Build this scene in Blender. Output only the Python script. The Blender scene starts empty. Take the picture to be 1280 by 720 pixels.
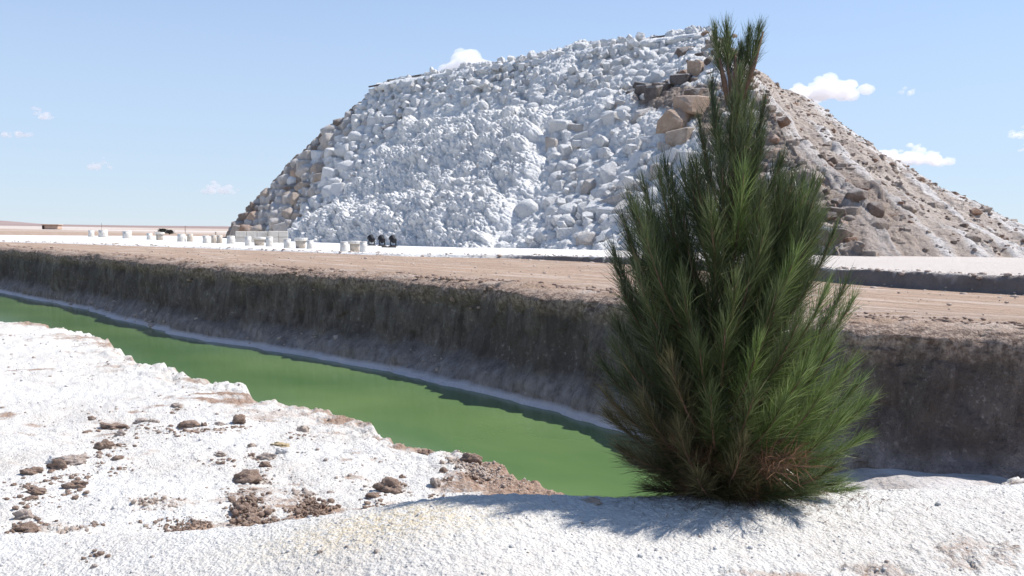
import bpy, bmesh, math, random
import numpy as np
from mathutils import Vector, Matrix

random.seed(11)
rng = np.random.default_rng(11)
sc = bpy.context.scene
COL = sc.collection

# ------------------------------------------------------------------ camera
FPX = 1154.0
EYE = Vector((0, 0, 0.8))
PITCH = math.atan(70.5 / FPX)
ROLL = math.radians(0.8)
RM = Matrix.Rotation(math.pi / 2 - PITCH, 3, 'X') @ Matrix.Rotation(ROLL, 3, 'Z')
cam_d = bpy.data.cameras.new('camera')
cam_d.sensor_width = 36
cam_d.lens = FPX / 1280 * 36
cam_d.clip_start = 0.05
cam_d.clip_end = 30000
cam = bpy.data.objects.new('camera', cam_d)
cam.matrix_world = Matrix.Translation(EYE) @ RM.to_4x4()
COL.objects.link(cam)
sc.camera = cam

# ------------------------------------------------------------------ sky, sun, exposure
SUN_EL = math.radians(55)
SUN_AZ = math.atan2(0.97, 0.23)          # clockwise from +Y
wd = bpy.data.worlds.new('World')
sc.world = wd
wd.use_nodes = True
wn, wl = wd.node_tree.nodes, wd.node_tree.links
sky = wn.new('ShaderNodeTexSky')
sky.sky_type = 'NISHITA'
sky.sun_disc = False
sky.sun_elevation = SUN_EL
sky.sun_rotation = SUN_AZ
sky.altitude = 3000
sky.air_density = 1.0
sky.dust_density = 0.25
sky.ozone_density = 2.2
bg = wn['Background']
bg.inputs['Strength'].default_value = 0.15
# pale dusty air thickening evenly towards the horizon, all the way round
w_tc = wn.new('ShaderNodeTexCoord')
w_sep = wn.new('ShaderNodeSeparateXYZ')
wl.new(w_tc.outputs['Generated'], w_sep.inputs[0])
w_mr = wn.new('ShaderNodeMapRange'); w_mr.interpolation_type = 'SMOOTHSTEP'
w_mr.inputs[1].default_value = -0.02; w_mr.inputs[2].default_value = 0.50
w_mr.inputs[3].default_value = 0.85; w_mr.inputs[4].default_value = 0.05
wl.new(w_sep.outputs[2], w_mr.inputs[0])
w_mix = wn.new('ShaderNodeMix'); w_mix.data_type = 'RGBA'
wl.new(w_mr.outputs[0], w_mix.inputs[0])
wl.new(sky.outputs[0], w_mix.inputs[6])
w_mix.inputs[7].default_value = (2.5, 3.0, 3.65, 1)
wl.new(w_mix.outputs[2], bg.inputs['Color'])
sun_d = bpy.data.lights.new('sun', 'SUN')
sun_d.energy = 4.3
sun_d.angle = math.radians(0.5)
sun_d.color = (1.0, 0.965, 0.915)
sun = bpy.data.objects.new('sun', sun_d)
SD = Vector((math.sin(SUN_AZ) * math.cos(SUN_EL), math.cos(SUN_AZ) * math.cos(SUN_EL), math.sin(SUN_EL)))
sun.rotation_euler = (-SD).to_track_quat('-Z', 'Y').to_euler()
sun.location = SD * 60
COL.objects.link(sun)
sc.view_settings.view_transform = 'Standard'
sc.view_settings.look = 'None'
sc.view_settings.exposure = 0.54
sc.view_settings.gamma = 1.0
sc.cycles.volume_bounces = 6
sc.cycles.transparent_max_bounces = 12
sc.cycles.use_denoising = True


def ray(px, py):
    return RM @ Vector(((px - 640) / FPX, -(py - 360) / FPX, -1.0))


def at(px, py, z):
    d = ray(px, py)
    return EYE + d * ((z - EYE.z) / d.z)


def atd(px, py, y):
    d = ray(px, py)
    return EYE + d * (y / d.y)


# ------------------------------------------------------------------ noise (numpy)
def h2(ix, iy, seed=0):
    a = (ix.astype(np.int64) * 374761393 + iy.astype(np.int64) * 668265263 + seed * 974634777) & 0xffffffff
    a = ((a ^ (a >> 13)) * 1274126177) & 0xffffffff
    a = ((a ^ (a >> 16)) * 2246822519) & 0xffffffff
    return (a ^ (a >> 15)) / 4294967296.0


def vn(x, y, seed=0):
    x = np.asarray(x, float); y = np.asarray(y, float)
    ix, iy = np.floor(x), np.floor(y)
    fx, fy = x - ix, y - iy
    fx = fx * fx * (3 - 2 * fx); fy = fy * fy * (3 - 2 * fy)
    a, b = h2(ix, iy, seed), h2(ix + 1, iy, seed)
    c, d = h2(ix, iy + 1, seed), h2(ix + 1, iy + 1, seed)
    return (a + (b - a) * fx) * (1 - fy) + (c + (d - c) * fx) * fy


def fbm(x, y, o=4, seed=0):
    s, a, n = 0, 1, 0
    for k in range(o):
        s = s + a * (vn(x * 2 ** k + 17.3 * k, y * 2 ** k - 9.1 * k, seed + k) - 0.5)
        n += a; a *= 0.5
    return s / n * 2


def cell(x, y, seed=0):
    x = np.asarray(x, float); y = np.asarray(y, float)
    ix, iy = np.floor(x), np.floor(y)
    best = np.full(x.shape, 9.0); bid = np.zeros(x.shape)
    for dx in (-1, 0, 1):
        for dy in (-1, 0, 1):
            jx, jy = ix + dx, iy + dy
            d = (jx + h2(jx, jy, seed) - x) ** 2 + (jy + h2(jx, jy, seed + 5) - y) ** 2
            m = d < best
            best = np.where(m, d, best); bid = np.where(m, h2(jx, jy, seed + 9), bid)
    return np.sqrt(best), bid


def dome(x, y, seed=0):
    f, i = cell(x, y, seed)
    return np.sqrt(np.clip(1 - (f / 0.85) ** 2, 0, 1)) * (0.45 + 0.55 * i)


def sstep(a, b, x):
    t = np.clip((np.asarray(x, float) - a) / (b - a), 0, 1)
    return t * t * (3 - 2 * t)


def pip(px, py, poly):
    px = np.asarray(px, float); py = np.asarray(py, float)
    ins = np.zeros(px.shape, bool)
    n = len(poly)
    for i in range(n):
        x1, y1 = poly[i]; x2, y2 = poly[(i + 1) % n]
        if y1 == y2:
            continue
        c = ((y1 > py) != (y2 > py)) & (px < (x2 - x1) * (py - y1) / (y2 - y1) + x1)
        ins ^= c
    return ins


def pdist(px, py, line):
    best = np.full(np.shape(px), 1e9)
    for (x1, y1), (x2, y2) in zip(line[:-1], line[1:]):
        dx, dy = x2 - x1, y2 - y1
        t = np.clip(((px - x1) * dx + (py - y1) * dy) / (dx * dx + dy * dy), 0, 1)
        best = np.minimum(best, np.hypot(px - x1 - t * dx, py - y1 - t * dy))
    return best


# ------------------------------------------------------------------ object helpers
def raw_mesh(name, V, faces_flat, loop_tot, mat=None, smooth=True, attrs=None):
    me = bpy.data.meshes.new(name)
    V = np.ascontiguousarray(V, dtype=np.float32)
    me.vertices.add(len(V))
    me.vertices.foreach_set('co', V.ravel())
    fl = np.ascontiguousarray(faces_flat, dtype=np.int32)
    lt = np.ascontiguousarray(loop_tot, dtype=np.int32)
    me.loops.add(len(fl))
    me.loops.foreach_set('vertex_index', fl)
    me.polygons.add(len(lt))
    st = np.concatenate(([0], np.cumsum(lt)[:-1])).astype(np.int32)
    me.polygons.foreach_set('loop_start', st)
    me.polygons.foreach_set('loop_total', lt)
    me.polygons.foreach_set('use_smooth', np.full(len(lt), smooth, dtype=bool))
    for k, v in (attrs or {}).items():
        a = me.attributes.new(k, 'FLOAT', 'POINT')
        a.data.foreach_set('value', np.ascontiguousarray(v, dtype=np.float32).ravel())
    me.update(calc_edges=True)
    me.validate()
    if mat:
        me.materials.append(mat)
    return me


def link(name, me, parent=None, loc=None):
    o = bpy.data.objects.new(name, me)
    COL.objects.link(o)
    if parent:
        o.parent = parent
    if loc is not None:
        o.location = loc
    return o


def grid_faces(r, c, mask=None):
    i = np.arange(r * c).reshape(r, c)
    q = np.stack([i[:-1, :-1], i[:-1, 1:], i[1:, 1:], i[1:, :-1]], -1).reshape(-1, 4)
    if mask is not None:
        q = q[mask.ravel()]
    return q


def grid_mesh(name, P, mat, mask=None, smooth=True, attrs=None, flip=False):
    r, c = P.shape[:2]
    q = grid_faces(r, c, mask)
    V = P.reshape(-1, 3)
    at_ = {k: v.ravel() for k, v in (attrs or {}).items()}
    if mask is not None:
        used = np.unique(q)
        rm = np.full(len(V), -1); rm[used] = np.arange(len(used))
        q = rm[q]; V = V[used]
        at_ = {k: v[used] for k, v in at_.items()}
    if flip:
        q = q[:, ::-1]
    return raw_mesh(name, V, q.ravel(), np.full(len(q), 4), mat, smooth, at_)


def structure(name, me):
    o = link(name, me); o['kind'] = 'structure'
    return o


def tag(o, label, cat, group=None):
    o['label'] = label; o['category'] = cat
    if group:
        o['group'] = group
    return o


def thing(name, label, cat, loc=(0, 0, 0), rz=0, group=None):
    o = bpy.data.objects.new(name, None)
    o.empty_display_size = 0.2
    COL.objects.link(o)
    o.location = loc; o.rotation_euler = (0, 0, rz)
    return tag(o, label, cat, group)


class Tris:
    """collects verts and faces for one mesh"""
    def __init__(s):
        s.V, s.F = [], []

    def add(s, V, F):
        b = len(s.V)
        s.V += [tuple(v) for v in V]
        s.F += [tuple(b + i for i in f) for f in F]

    def build(s, name, mat, parent=None, smooth=False, loc=None):
        me = bpy.data.meshes.new(name)
        me.from_pydata(s.V, [], s.F); me.update()
        if smooth:
            me.polygons.foreach_set('use_smooth', np.ones(len(me.polygons), bool))
        me.materials.append(mat)
        return link(name, me, parent, loc)


def tube(pts, radii, n=6, cap=True):
    pts = [Vector(p) for p in pts]
    V, F = [], []
    ref = Vector((0.3, 0.9, 0.1)).normalized()
    for i, p in enumerate(pts):
        t = (pts[min(i + 1, len(pts) - 1)] - pts[max(i - 1, 0)]).normalized()
        a = t.cross(ref)
        if a.length < 1e-3:
            a = t.cross(Vector((1, 0, 0)))
        a.normalize(); b = t.cross(a)
        r = radii[i] if hasattr(radii, '__len__') else radii
        for k in range(n):
            w = 2 * math.pi * k / n
            V.append(p + (a * math.cos(w) + b * math.sin(w)) * r)
    for i in range(len(pts) - 1):
        for k in range(n):
            F.append((i * n + k, i * n + (k + 1) % n, (i + 1) * n + (k + 1) % n, (i + 1) * n + k))
    if cap:
        F.append(tuple(range(n))[::-1]); F.append(tuple((len(pts) - 1) * n + k for k in range(n)))
    return V, F


def box(cx, cy, cz, sx, sy, sz, bev=0.0):
    bm = bmesh.new()
    bmesh.ops.create_cube(bm, size=1)
    for v in bm.verts:
        v.co = Vector((cx + v.co.x * sx, cy + v.co.y * sy, cz + v.co.z * sz))
    if bev:
        bmesh.ops.bevel(bm, geom=bm.edges[:], offset=bev, segments=1, affect='EDGES')
    bm.verts.index_update()
    V = [v.co.copy() for v in bm.verts]; F = [[v.index for v in f.verts] for f in bm.faces]
    bm.free()
    return V, F


def lathe(prof, n=20, jit=0.0, seed=0):
    r_ = random.Random(seed)
    V, F = [], []
    for j, (r, z) in enumerate(prof):
        for k in range(n):
            w = 2 * math.pi * k / n
            rr = r * (1 + r_.uniform(-jit, jit))
            V.append((rr * math.cos(w), rr * math.sin(w), z))
    for j in range(len(prof) - 1):
        for k in range(n):
            F.append((j * n + k, j * n + (k + 1) % n, (j + 1) * n + (k + 1) % n, (j + 1) * n + k))
    F.append(tuple(range(n))[::-1]); F.append(tuple((len(prof) - 1) * n + k for k in range(n)))
    return V, F


def hull_rock(seed, npts=20, pw=4.0, jit=0.16, soft=False):
    """irregular block about 1 m across, as vertices and faces"""
    r_ = random.Random(seed)
    bm = bmesh.new()
    for k in range(npts):
        zz = 1 - 2 * (k + 0.5) / npts
        a = k * 2.399963 + r_.uniform(-0.3, 0.3)
        q = math.sqrt(1 - zz * zz)
        p = Vector((q * math.cos(a), q * math.sin(a), zz))
        p /= (abs(p.x) ** pw + abs(p.y) ** pw + abs(p.z) ** pw) ** (1 / pw)
        p *= 0.5 * (1 + r_.uniform(-jit, jit))
        bm.verts.new(p)
    res = bmesh.ops.convex_hull(bm, input=bm.verts[:])
    bmesh.ops.delete(bm, geom=[g for g in set(res['geom_interior'] + res['geom_unused']) if isinstance(g, bmesh.types.BMVert)], context='VERTS')
    bmesh.ops.dissolve_limit(bm, angle_limit=math.radians(9), verts=bm.verts[:], edges=bm.edges[:])
    bmesh.ops.triangulate(bm, faces=bm.faces[:])
    if not soft:
        bmesh.ops.bevel(bm, geom=bm.edges[:], offset=0.035, segments=1, affect='EDGES')
        bmesh.ops.triangulate(bm, faces=bm.faces[:])
    if soft:
        bmesh.ops.subdivide_edges(bm, edges=bm.edges[:], cuts=1, use_grid_fill=True)
        for _ in range(2):
            bmesh.ops.smooth_vert(bm, verts=bm.verts[:], factor=0.45, use_axis_x=True, use_axis_y=True, use_axis_z=True)
        for v in bm.verts:
            v.co *= 1.12 * (1 + r_.uniform(-0.035, 0.035))
        bmesh.ops.triangulate(bm, faces=bm.faces[:])
    bmesh.ops.recalc_face_normals(bm, faces=bm.faces[:])
    bm.verts.index_update()
    V = np.array([v.co[:] for v in bm.verts]); F = [[v.index for v in f.verts] for f in bm.faces]
    bm.free()
    return V, F


def box_rock(seed, jit=0.13, bev=0.07):
    """squarish quarried block about 1 m across"""
    r_ = random.Random(seed)
    bm = bmesh.new()
    bmesh.ops.create_cube(bm, size=1.0)
    for v in bm.verts:
        v.co += Vector((r_.uniform(-jit, jit), r_.uniform(-jit, jit), r_.uniform(-jit, jit)))
    # knock one or two corners off
    for _ in range(r_.choice([1, 2, 2])):
        nrm = Vector((r_.choice([-1, 1]) * r_.uniform(0.5, 1), r_.choice([-1, 1]) * r_.uniform(0.5, 1), r_.choice([-1, 1]) * r_.uniform(0.5, 1))).normalized()
        res = bmesh.ops.bisect_plane(bm, geom=bm.verts[:] + bm.edges[:] + bm.faces[:], plane_co=nrm * r_.uniform(0.48, 0.6), plane_no=nrm, clear_outer=True)
        bmesh.ops.contextual_create(bm, geom=[e for e in res['geom_cut'] if isinstance(e, bmesh.types.BMEdge)])
    bmesh.ops.bevel(bm, geom=bm.edges[:], offset=bev, segments=1, affect='EDGES')
    bmesh.ops.triangulate(bm, faces=bm.faces[:])
    bmesh.ops.recalc_face_normals(bm, faces=bm.faces[:])
    for v in bm.verts:
        v.co += Vector((r_.uniform(-1, 1), r_.uniform(-1, 1), r_.uniform(-1, 1))) * 0.018
    bm.verts.index_update()
    V = np.array([v.co[:] for v in bm.verts]); F = [[v.index for v in f.verts] for f in bm.faces]
    bm.free()
    return V, F


# ------------------------------------------------------------------ material helper
class Mat:
    def __init__(s, name, rough=0.9, spec=0.25):
        s.m = bpy.data.materials.new(name)
        s.m.use_nodes = True
        s.t = s.m.node_tree
        s.b = s.t.nodes['Principled BSDF']
        s.b.inputs['Roughness'].default_value = rough
        s.b.inputs['Specular IOR Level'].default_value = spec

    def n(s, typ, ins=None, **props):
        nd = s.t.nodes.new('ShaderNode' + typ)
        for k, v in props.items():
            setattr(nd, k, v)
        for k, v in (ins or {}).items():
            s.put(nd.inputs[k], v)
        return nd

    def put(s, sock, v):
        if isinstance(v, bpy.types.NodeSocket):
            s.t.links.new(v, sock)
        else:
            if sock.type == 'RGBA' and len(v) == 3:
                v = (*v, 1)
            sock.default_value = v

    def pos(s):
        return s.n('NewGeometry').outputs['Position']

    def obj(s):
        return s.n('TexCoord').outputs['Object']

    def scale(s, co, v):
        return s.n('VectorMath', {0: co, 1: v}, operation='MULTIPLY').outputs[0]

    def noise(s, co, scale, detail=4, rough=0.55, dist=0.0):
        return s.n('TexNoise', {'Vector': co, 'Scale': scale, 'Detail': detail, 'Roughness': rough, 'Distortion': dist}).outputs[0]

    def voro(s, co, scale, out='Distance', **k):
        return s.n('TexVoronoi', {'Vector': co, 'Scale': scale}, **k).outputs[out]

    def rng(s, v, a, b, c=0.0, d=1.0):
        return s.n('MapRange', {0: v, 1: a, 2: b, 3: c, 4: d}, clamp=True).outputs[0]

    def math(s, op, a, b=0.0):
        return s.n('Math', {0: a, 1: b}, operation=op).outputs[0]

    def mix(s, f, a, b):
        nd = s.n('Mix', data_type='RGBA')
        s.put(nd.inputs[0], f); s.put(nd.inputs[6], a); s.put(nd.inputs[7], b)
        return nd.outputs[2]

    def attr(s, name):
        return s.n('Attribute', attribute_name=name).outputs['Fac']

    def color(s, c):
        s.put(s.b.inputs['Base Color'], c)
        return s

    def bump(s, *hs):
        """hs: (height, distance) chained"""
        prev = None
        for h, d in hs:
            nd = s.n('Bump', {'Height': h, 'Distance': d, 'Strength': 1.0})
            if prev:
                s.t.links.new(prev, nd.inputs['Normal'])
            prev = nd.outputs[0]
        s.t.links.new(prev, s.b.inputs['Normal'])
        return s


WHITE = (0.84, 0.83, 0.80)


def m_salt_ground():
    m = Mat('salt_ground'); p = m.pos()
    d = m.attr('dirt')
    n1 = m.noise(p, 9, 5, 0.65)
    n2 = m.noise(p, 55, 4, 0.7)
    f = m.math('ADD', d, m.math('MULTIPLY', m.math('SUBTRACT', n1, 0.5), 0.9))
    f = m.math('ADD', f, m.math('MULTIPLY', m.math('SUBTRACT', n2, 0.5), 0.9))
    f = m.rng(f, 0.36, 0.72)
    yel = m.math('MULTIPLY', m.attr('yellow'), m.rng(n2, 0.4, 0.62))
    gr = m.noise(p, 24, 5, 0.75)
    c = m.mix(m.rng(m.noise(p, 1.6, 4), 0.35, 0.72), (0.70, 0.68, 0.64), (0.60, 0.555, 0.50))
    c = m.mix(m.rng(gr, 0.5, 0.7, 0, 0.55), c, (0.50, 0.455, 0.41))
    c = m.mix(yel, c, (0.66, 0.53, 0.33))
    br = m.mix(m.rng(n2, 0.35, 0.65), (0.20, 0.12, 0.085), (0.45, 0.33, 0.25))
    c = m.mix(f, c, br)
    sp = m.rng(m.voro(p, 42), 0.0, 0.16, 1, 0)
    spm = m.math('MULTIPLY', sp, m.rng(m.noise(p, 5, 4), 0.42, 0.58))
    c = m.mix(m.math('MULTIPLY', spm, 0.8), c, (0.30, 0.22, 0.175))
    s2 = m.math('MULTIPLY', m.rng(m.voro(p, 95), 0.0, 0.2, 1, 0), m.rng(m.noise(p, 9, 4), 0.44, 0.56))
    c = m.mix(m.math('MULTIPLY', s2, 0.6), c, (0.36, 0.29, 0.245))
    m.color(c)
    m.bump((m.noise(p, 45, 5, 0.75), 0.012), (m.voro(p, 100), 0.004))
    return m.m


def m_plain():
    m = Mat('dirt'); p = m.pos()
    al = m.n('VectorMath', {0: p, 1: (-0.68, 0.73, 0)}, operation='DOT_PRODUCT').outputs['Value']
    ac = m.n('VectorMath', {0: p, 1: (0.73, 0.68, 0)}, operation='DOT_PRODUCT').outputs['Value']
    st = m.n('CombineXYZ', {0: m.math('MULTIPLY', al, 0.16), 1: ac, 2: 0.0}).outputs[0]
    n1 = m.noise(st, 0.8, 6, 0.7, 0.3)
    n2 = m.noise(p, 7, 5, 0.7)
    c = m.mix(m.rng(n1, 0.3, 0.7), (0.43, 0.30, 0.21), (0.35, 0.255, 0.195))
    c = m.mix(m.rng(n2, 0.5, 0.75, 0, 0.7), c, (0.34, 0.23, 0.17))
    c = m.mix(m.rng(m.noise(st, 2.3, 5, 0.6), 0.52, 0.66, 0, 0.8), c, (0.56, 0.46, 0.385))
    # beyond the apron: salt flats lying in streaks, then bare brown earth
    sep = m.n('SeparateXYZ', {0: p})
    w = m.math('ADD', m.math('MULTIPLY', sep.outputs[0], 0.25), sep.outputs[1])
    far = m.rng(w, 96, 108)
    s2 = m.noise(m.scale(p, (0.004, 0.02, 0)), 1.0, 4, 0.7, 0.6)
    fl = m.math('MULTIPLY', far, m.rng(s2, 0.44, 0.56))
    c = m.mix(fl, c, (0.62, 0.565, 0.515))
    c = m.mix(m.rng(w, 420, 620), c, (0.30, 0.215, 0.19))
    m.color(c)
    m.bump((m.noise(p, 6, 6, 0.7), 0.07), (m.noise(st, 2.5, 5, 0.65), 0.22))
    return m.m


def m_platform():
    m = Mat('salt_platform'); p = m.pos()
    n = m.noise(p, 2.2, 5, 0.7)
    c = m.mix(m.rng(m.noise(p, 0.35, 4), 0.35, 0.75), WHITE, (0.72, 0.67, 0.62))
    c = m.mix(m.rng(n, 0.58, 0.72, 0, 0.8), c, (0.42, 0.35, 0.30))
    sep = m.n('SeparateXYZ', {0: p})
    c = m.mix(m.rng(sep.outputs[0], 1.0, 7.0, 0, 0.85), c, m.mix(n, (0.5, 0.42, 0.36), (0.66, 0.59, 0.53)))
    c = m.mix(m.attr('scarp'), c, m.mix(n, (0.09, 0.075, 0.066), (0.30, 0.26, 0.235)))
    m.color(c)
    m.bump((m.noise(p, 5, 6, 0.7), 0.12))
    return m.m


def m_wall():
    m = Mat('channel_earth'); p = m.pos()
    sep = m.n('SeparateXYZ', {0: p})
    z = sep.outputs[2]
    vs = m.math('ADD', m.math('MULTIPLY', m.noise(m.scale(p, (1, 1, 0.26)), 5.0, 6, 0.75, 0.5), 0.6), m.math('MULTIPLY', m.noise(p, 3.2, 6, 0.75), 0.4))
    big = m.noise(m.scale(p, (1, 1, 0.5)), 0.55, 4, 0.6)
    c = m.mix(m.rng(vs, 0.40, 0.62), (0.072, 0.054, 0.046), (0.225, 0.185, 0.162))
    c = m.mix(m.rng(big, 0.42, 0.62, 0, 0.75), c, (0.085, 0.067, 0.059))
    fine = m.noise(p, 16, 4, 0.7)
    c = m.mix(m.math('MULTIPLY', m.rng(fine, 0.56, 0.68), m.rng(vs, 0.45, 0.6)), c, (0.36, 0.31, 0.28))
    zz = m.math('ADD', z, m.math('MULTIPLY', m.math('SUBTRACT', m.noise(p, 1.9, 6, 0.65), 0.5), 0.55))
    # clods and paler crumbs along the lip
    top = m.rng(zz, -0.36, -0.10)
    lip = m.mix(m.rng(fine, 0.4, 0.62), (0.15, 0.10, 0.075), (0.50, 0.38, 0.30))
    c = m.mix(m.math('MULTIPLY', top, 0.85), c, lip)
    surf = m.rng(z, -0.03, 0.006)
    st = m.noise(m.scale(p, (0.35, 0.9, 1)), 2.3, 5, 0.65)
    sc_ = m.mix(m.rng(st, 0.45, 0.68), (0.40, 0.28, 0.20), (0.56, 0.46, 0.39))
    c = m.mix(m.math('MULTIPLY', surf, m.rng(fine, 0.38, 0.5, 0.55, 1)), c, sc_)
    # silt foot and the salt crust at the waterline
    foot = m.rng(zz, -1.0, -1.25)
    c = m.mix(m.math('MULTIPLY', foot, 0.8), c, m.mix(m.rng(m.noise(m.scale(p, (1, 1, 0.4)), 6, 6, 0.75), 0.35, 0.65), (0.17, 0.145, 0.132), (0.45, 0.395, 0.375)))
    salt = m.rng(m.math('ADD', z, m.math('MULTIPLY', m.noise(p, 3, 4), 0.05)), -1.37, -1.43)
    c = m.mix(m.math('MULTIPLY', salt, m.rng(m.noise(p, 1.2, 3), 0.3, 0.5, 0.75, 0.95)), c, (0.70, 0.66, 0.67))
    m.color(c)
    m.bump((m.noise(m.scale(p, (1, 1, 0.35)), 9, 5, 0.7), 0.08), (m.noise(p, 34, 4), 0.03))
    return m.m


def m_water():
    m = Mat('green_brine', 0.14, 0.5); p = m.pos()
    n = m.rng(m.noise(p, 0.33, 4, 0.55, 0.4), 0.34, 0.66)
    m.color(m.mix(n, (0.080, 0.152, 0.054), (0.132, 0.205, 0.074)))
    m.b.inputs['IOR'].default_value = 1.33
    m.bump((m.noise(p, 4, 3), 0.0005))
    return m.m


def m_bed():
    m = Mat('salt_bed'); p = m.pos()
    m.color(m.mix(m.rng(m.noise(p, 1.7, 5), 0.4, 0.65), (0.56, 0.53, 0.51), (0.36, 0.32, 0.29)))
    m.bump((m.noise(p, 14, 5), 0.05))
    return m.m


def m_crust():
    m = Mat('salt_crust'); p = m.pos()
    n = m.noise(p, 1.1, 4)
    c = m.mix(m.rng(n, 0.4, 0.7, 0, 0.6), (0.90, 0.885, 0.86), (0.84, 0.82, 0.79))
    c = m.mix(m.math('MULTIPLY', m.rng(m.attr('dome'), 0.30, 0.10), m.rng(m.noise(p, 4, 4), 0.40, 0.55)), c, (0.46, 0.40, 0.34))  # crevice shade between the lumps painted into the colour
    m.color(c)
    m.bump((m.noise(p, 8, 5, 0.8), 0.14))
    return m.m


def m_face():
    m = Mat('rubble_fill'); p = m.pos()
    s = m.attr('salt')
    n = m.noise(p, 1.3, 6, 0.7)
    f = m.rng(m.math('ADD', s, m.math('MULTIPLY', m.math('SUBTRACT', n, 0.5), 0.8)), 0.35, 0.65)
    m.color(m.mix(f, m.mix(n, (0.22, 0.17, 0.138), (0.42, 0.345, 0.29)), (0.87, 0.855, 0.83)))
    m.bump((m.noise(p, 4, 6, 0.7), 0.3))
    return m.m


def m_boulder(name, lo, hi, dust, dustcol=(0.80, 0.79, 0.78)):
    m = Mat(name); p = m.pos(); o = m.obj()
    n = m.noise(p, 2.2, 5, 0.65)
    c = m.mix(m.rng(n, 0.32, 0.68), lo, hi)
    c = m.mix(m.rng(m.noise(p, 9, 4, 0.7), 0.58, 0.74, 0, 0.5), c, tuple(x * 0.62 for x in lo))
    nz = m.n('SeparateXYZ', {0: m.n('NewGeometry').outputs['Normal']}).outputs[2]
    dd = m.math('ADD', nz, m.math('MULTIPLY', m.math('SUBTRACT', m.noise(p, 2.8, 4), 0.5), 1.3))
    c = m.mix(m.math('MULTIPLY', m.rng(dd, 0.25, 0.75), dust), c, dustcol)
    m.color(c)
    m.bump((m.noise(p, 3.5, 7, 0.75), 0.26), (m.noise(p, 13, 4, 0.7), 0.05))
    return m.m


def m_flank():
    m = Mat('spoil_earth'); p = m.pos()
    g = m.attr('gully')
    n = m.noise(p, 0.8, 6, 0.7)
    fine = m.noise(p, 3.2, 6, 0.75)
    c = m.mix(m.rng(n, 0.34, 0.66), (0.51, 0.415, 0.345), (0.63, 0.545, 0.475))
    c = m.mix(m.rng(m.math('ADD', g, m.math('MULTIPLY', fine, 0.5)), 0.66, 0.9, 0, 0.9), c, (0.78, 0.73, 0.69))
    c = m.mix(m.rng(fine, 0.56, 0.70, 0, 0.7), c, (0.30, 0.23, 0.185))
    c = m.mix(m.math('MULTIPLY', m.attr('brown'), m.rng(fine, 0.32, 0.52, 0.35, 1)), c, (0.25, 0.18, 0.14))
    m.color(c)
    m.bump((m.noise(p, 2.5, 7, 0.75), 0.35), (m.voro(p, 4), 0.08))
    return m.m


def m_simple(name, lo, hi, scale=8, bump=0.0, rough=0.9, bscale=None):
    m = Mat(name, rough); p = m.pos()
    m.color(m.mix(m.rng(m.noise(p, scale, 5, 0.65), 0.32, 0.68), lo, hi))
    if bump:
        m.bump((m.noise(p, bscale or scale * 2.5, 5, 0.7), bump))
    return m.m


def m_needle(name, cols):
    m = Mat(name, 0.33, 0.5)
    r = m.n('NewGeometry').outputs['Random Per Island']
    c = m.mix(m.rng(r, 0.0, 0.5), cols[0], cols[1])
    c = m.mix(m.rng(r, 0.5, 0.97), c, cols[2])  # palest needles carry glints painted into their colour
    m.color(c)
    tr = m.n('BsdfTranslucent', {'Color': c})
    mx = m.n('MixShader', {0: 0.3, 1: m.b.outputs[0], 2: tr.outputs[0]})
    m.t.links.new(mx.outputs[0], m.t.nodes['Material Output'].inputs['Surface'])
    return m.m


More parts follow.
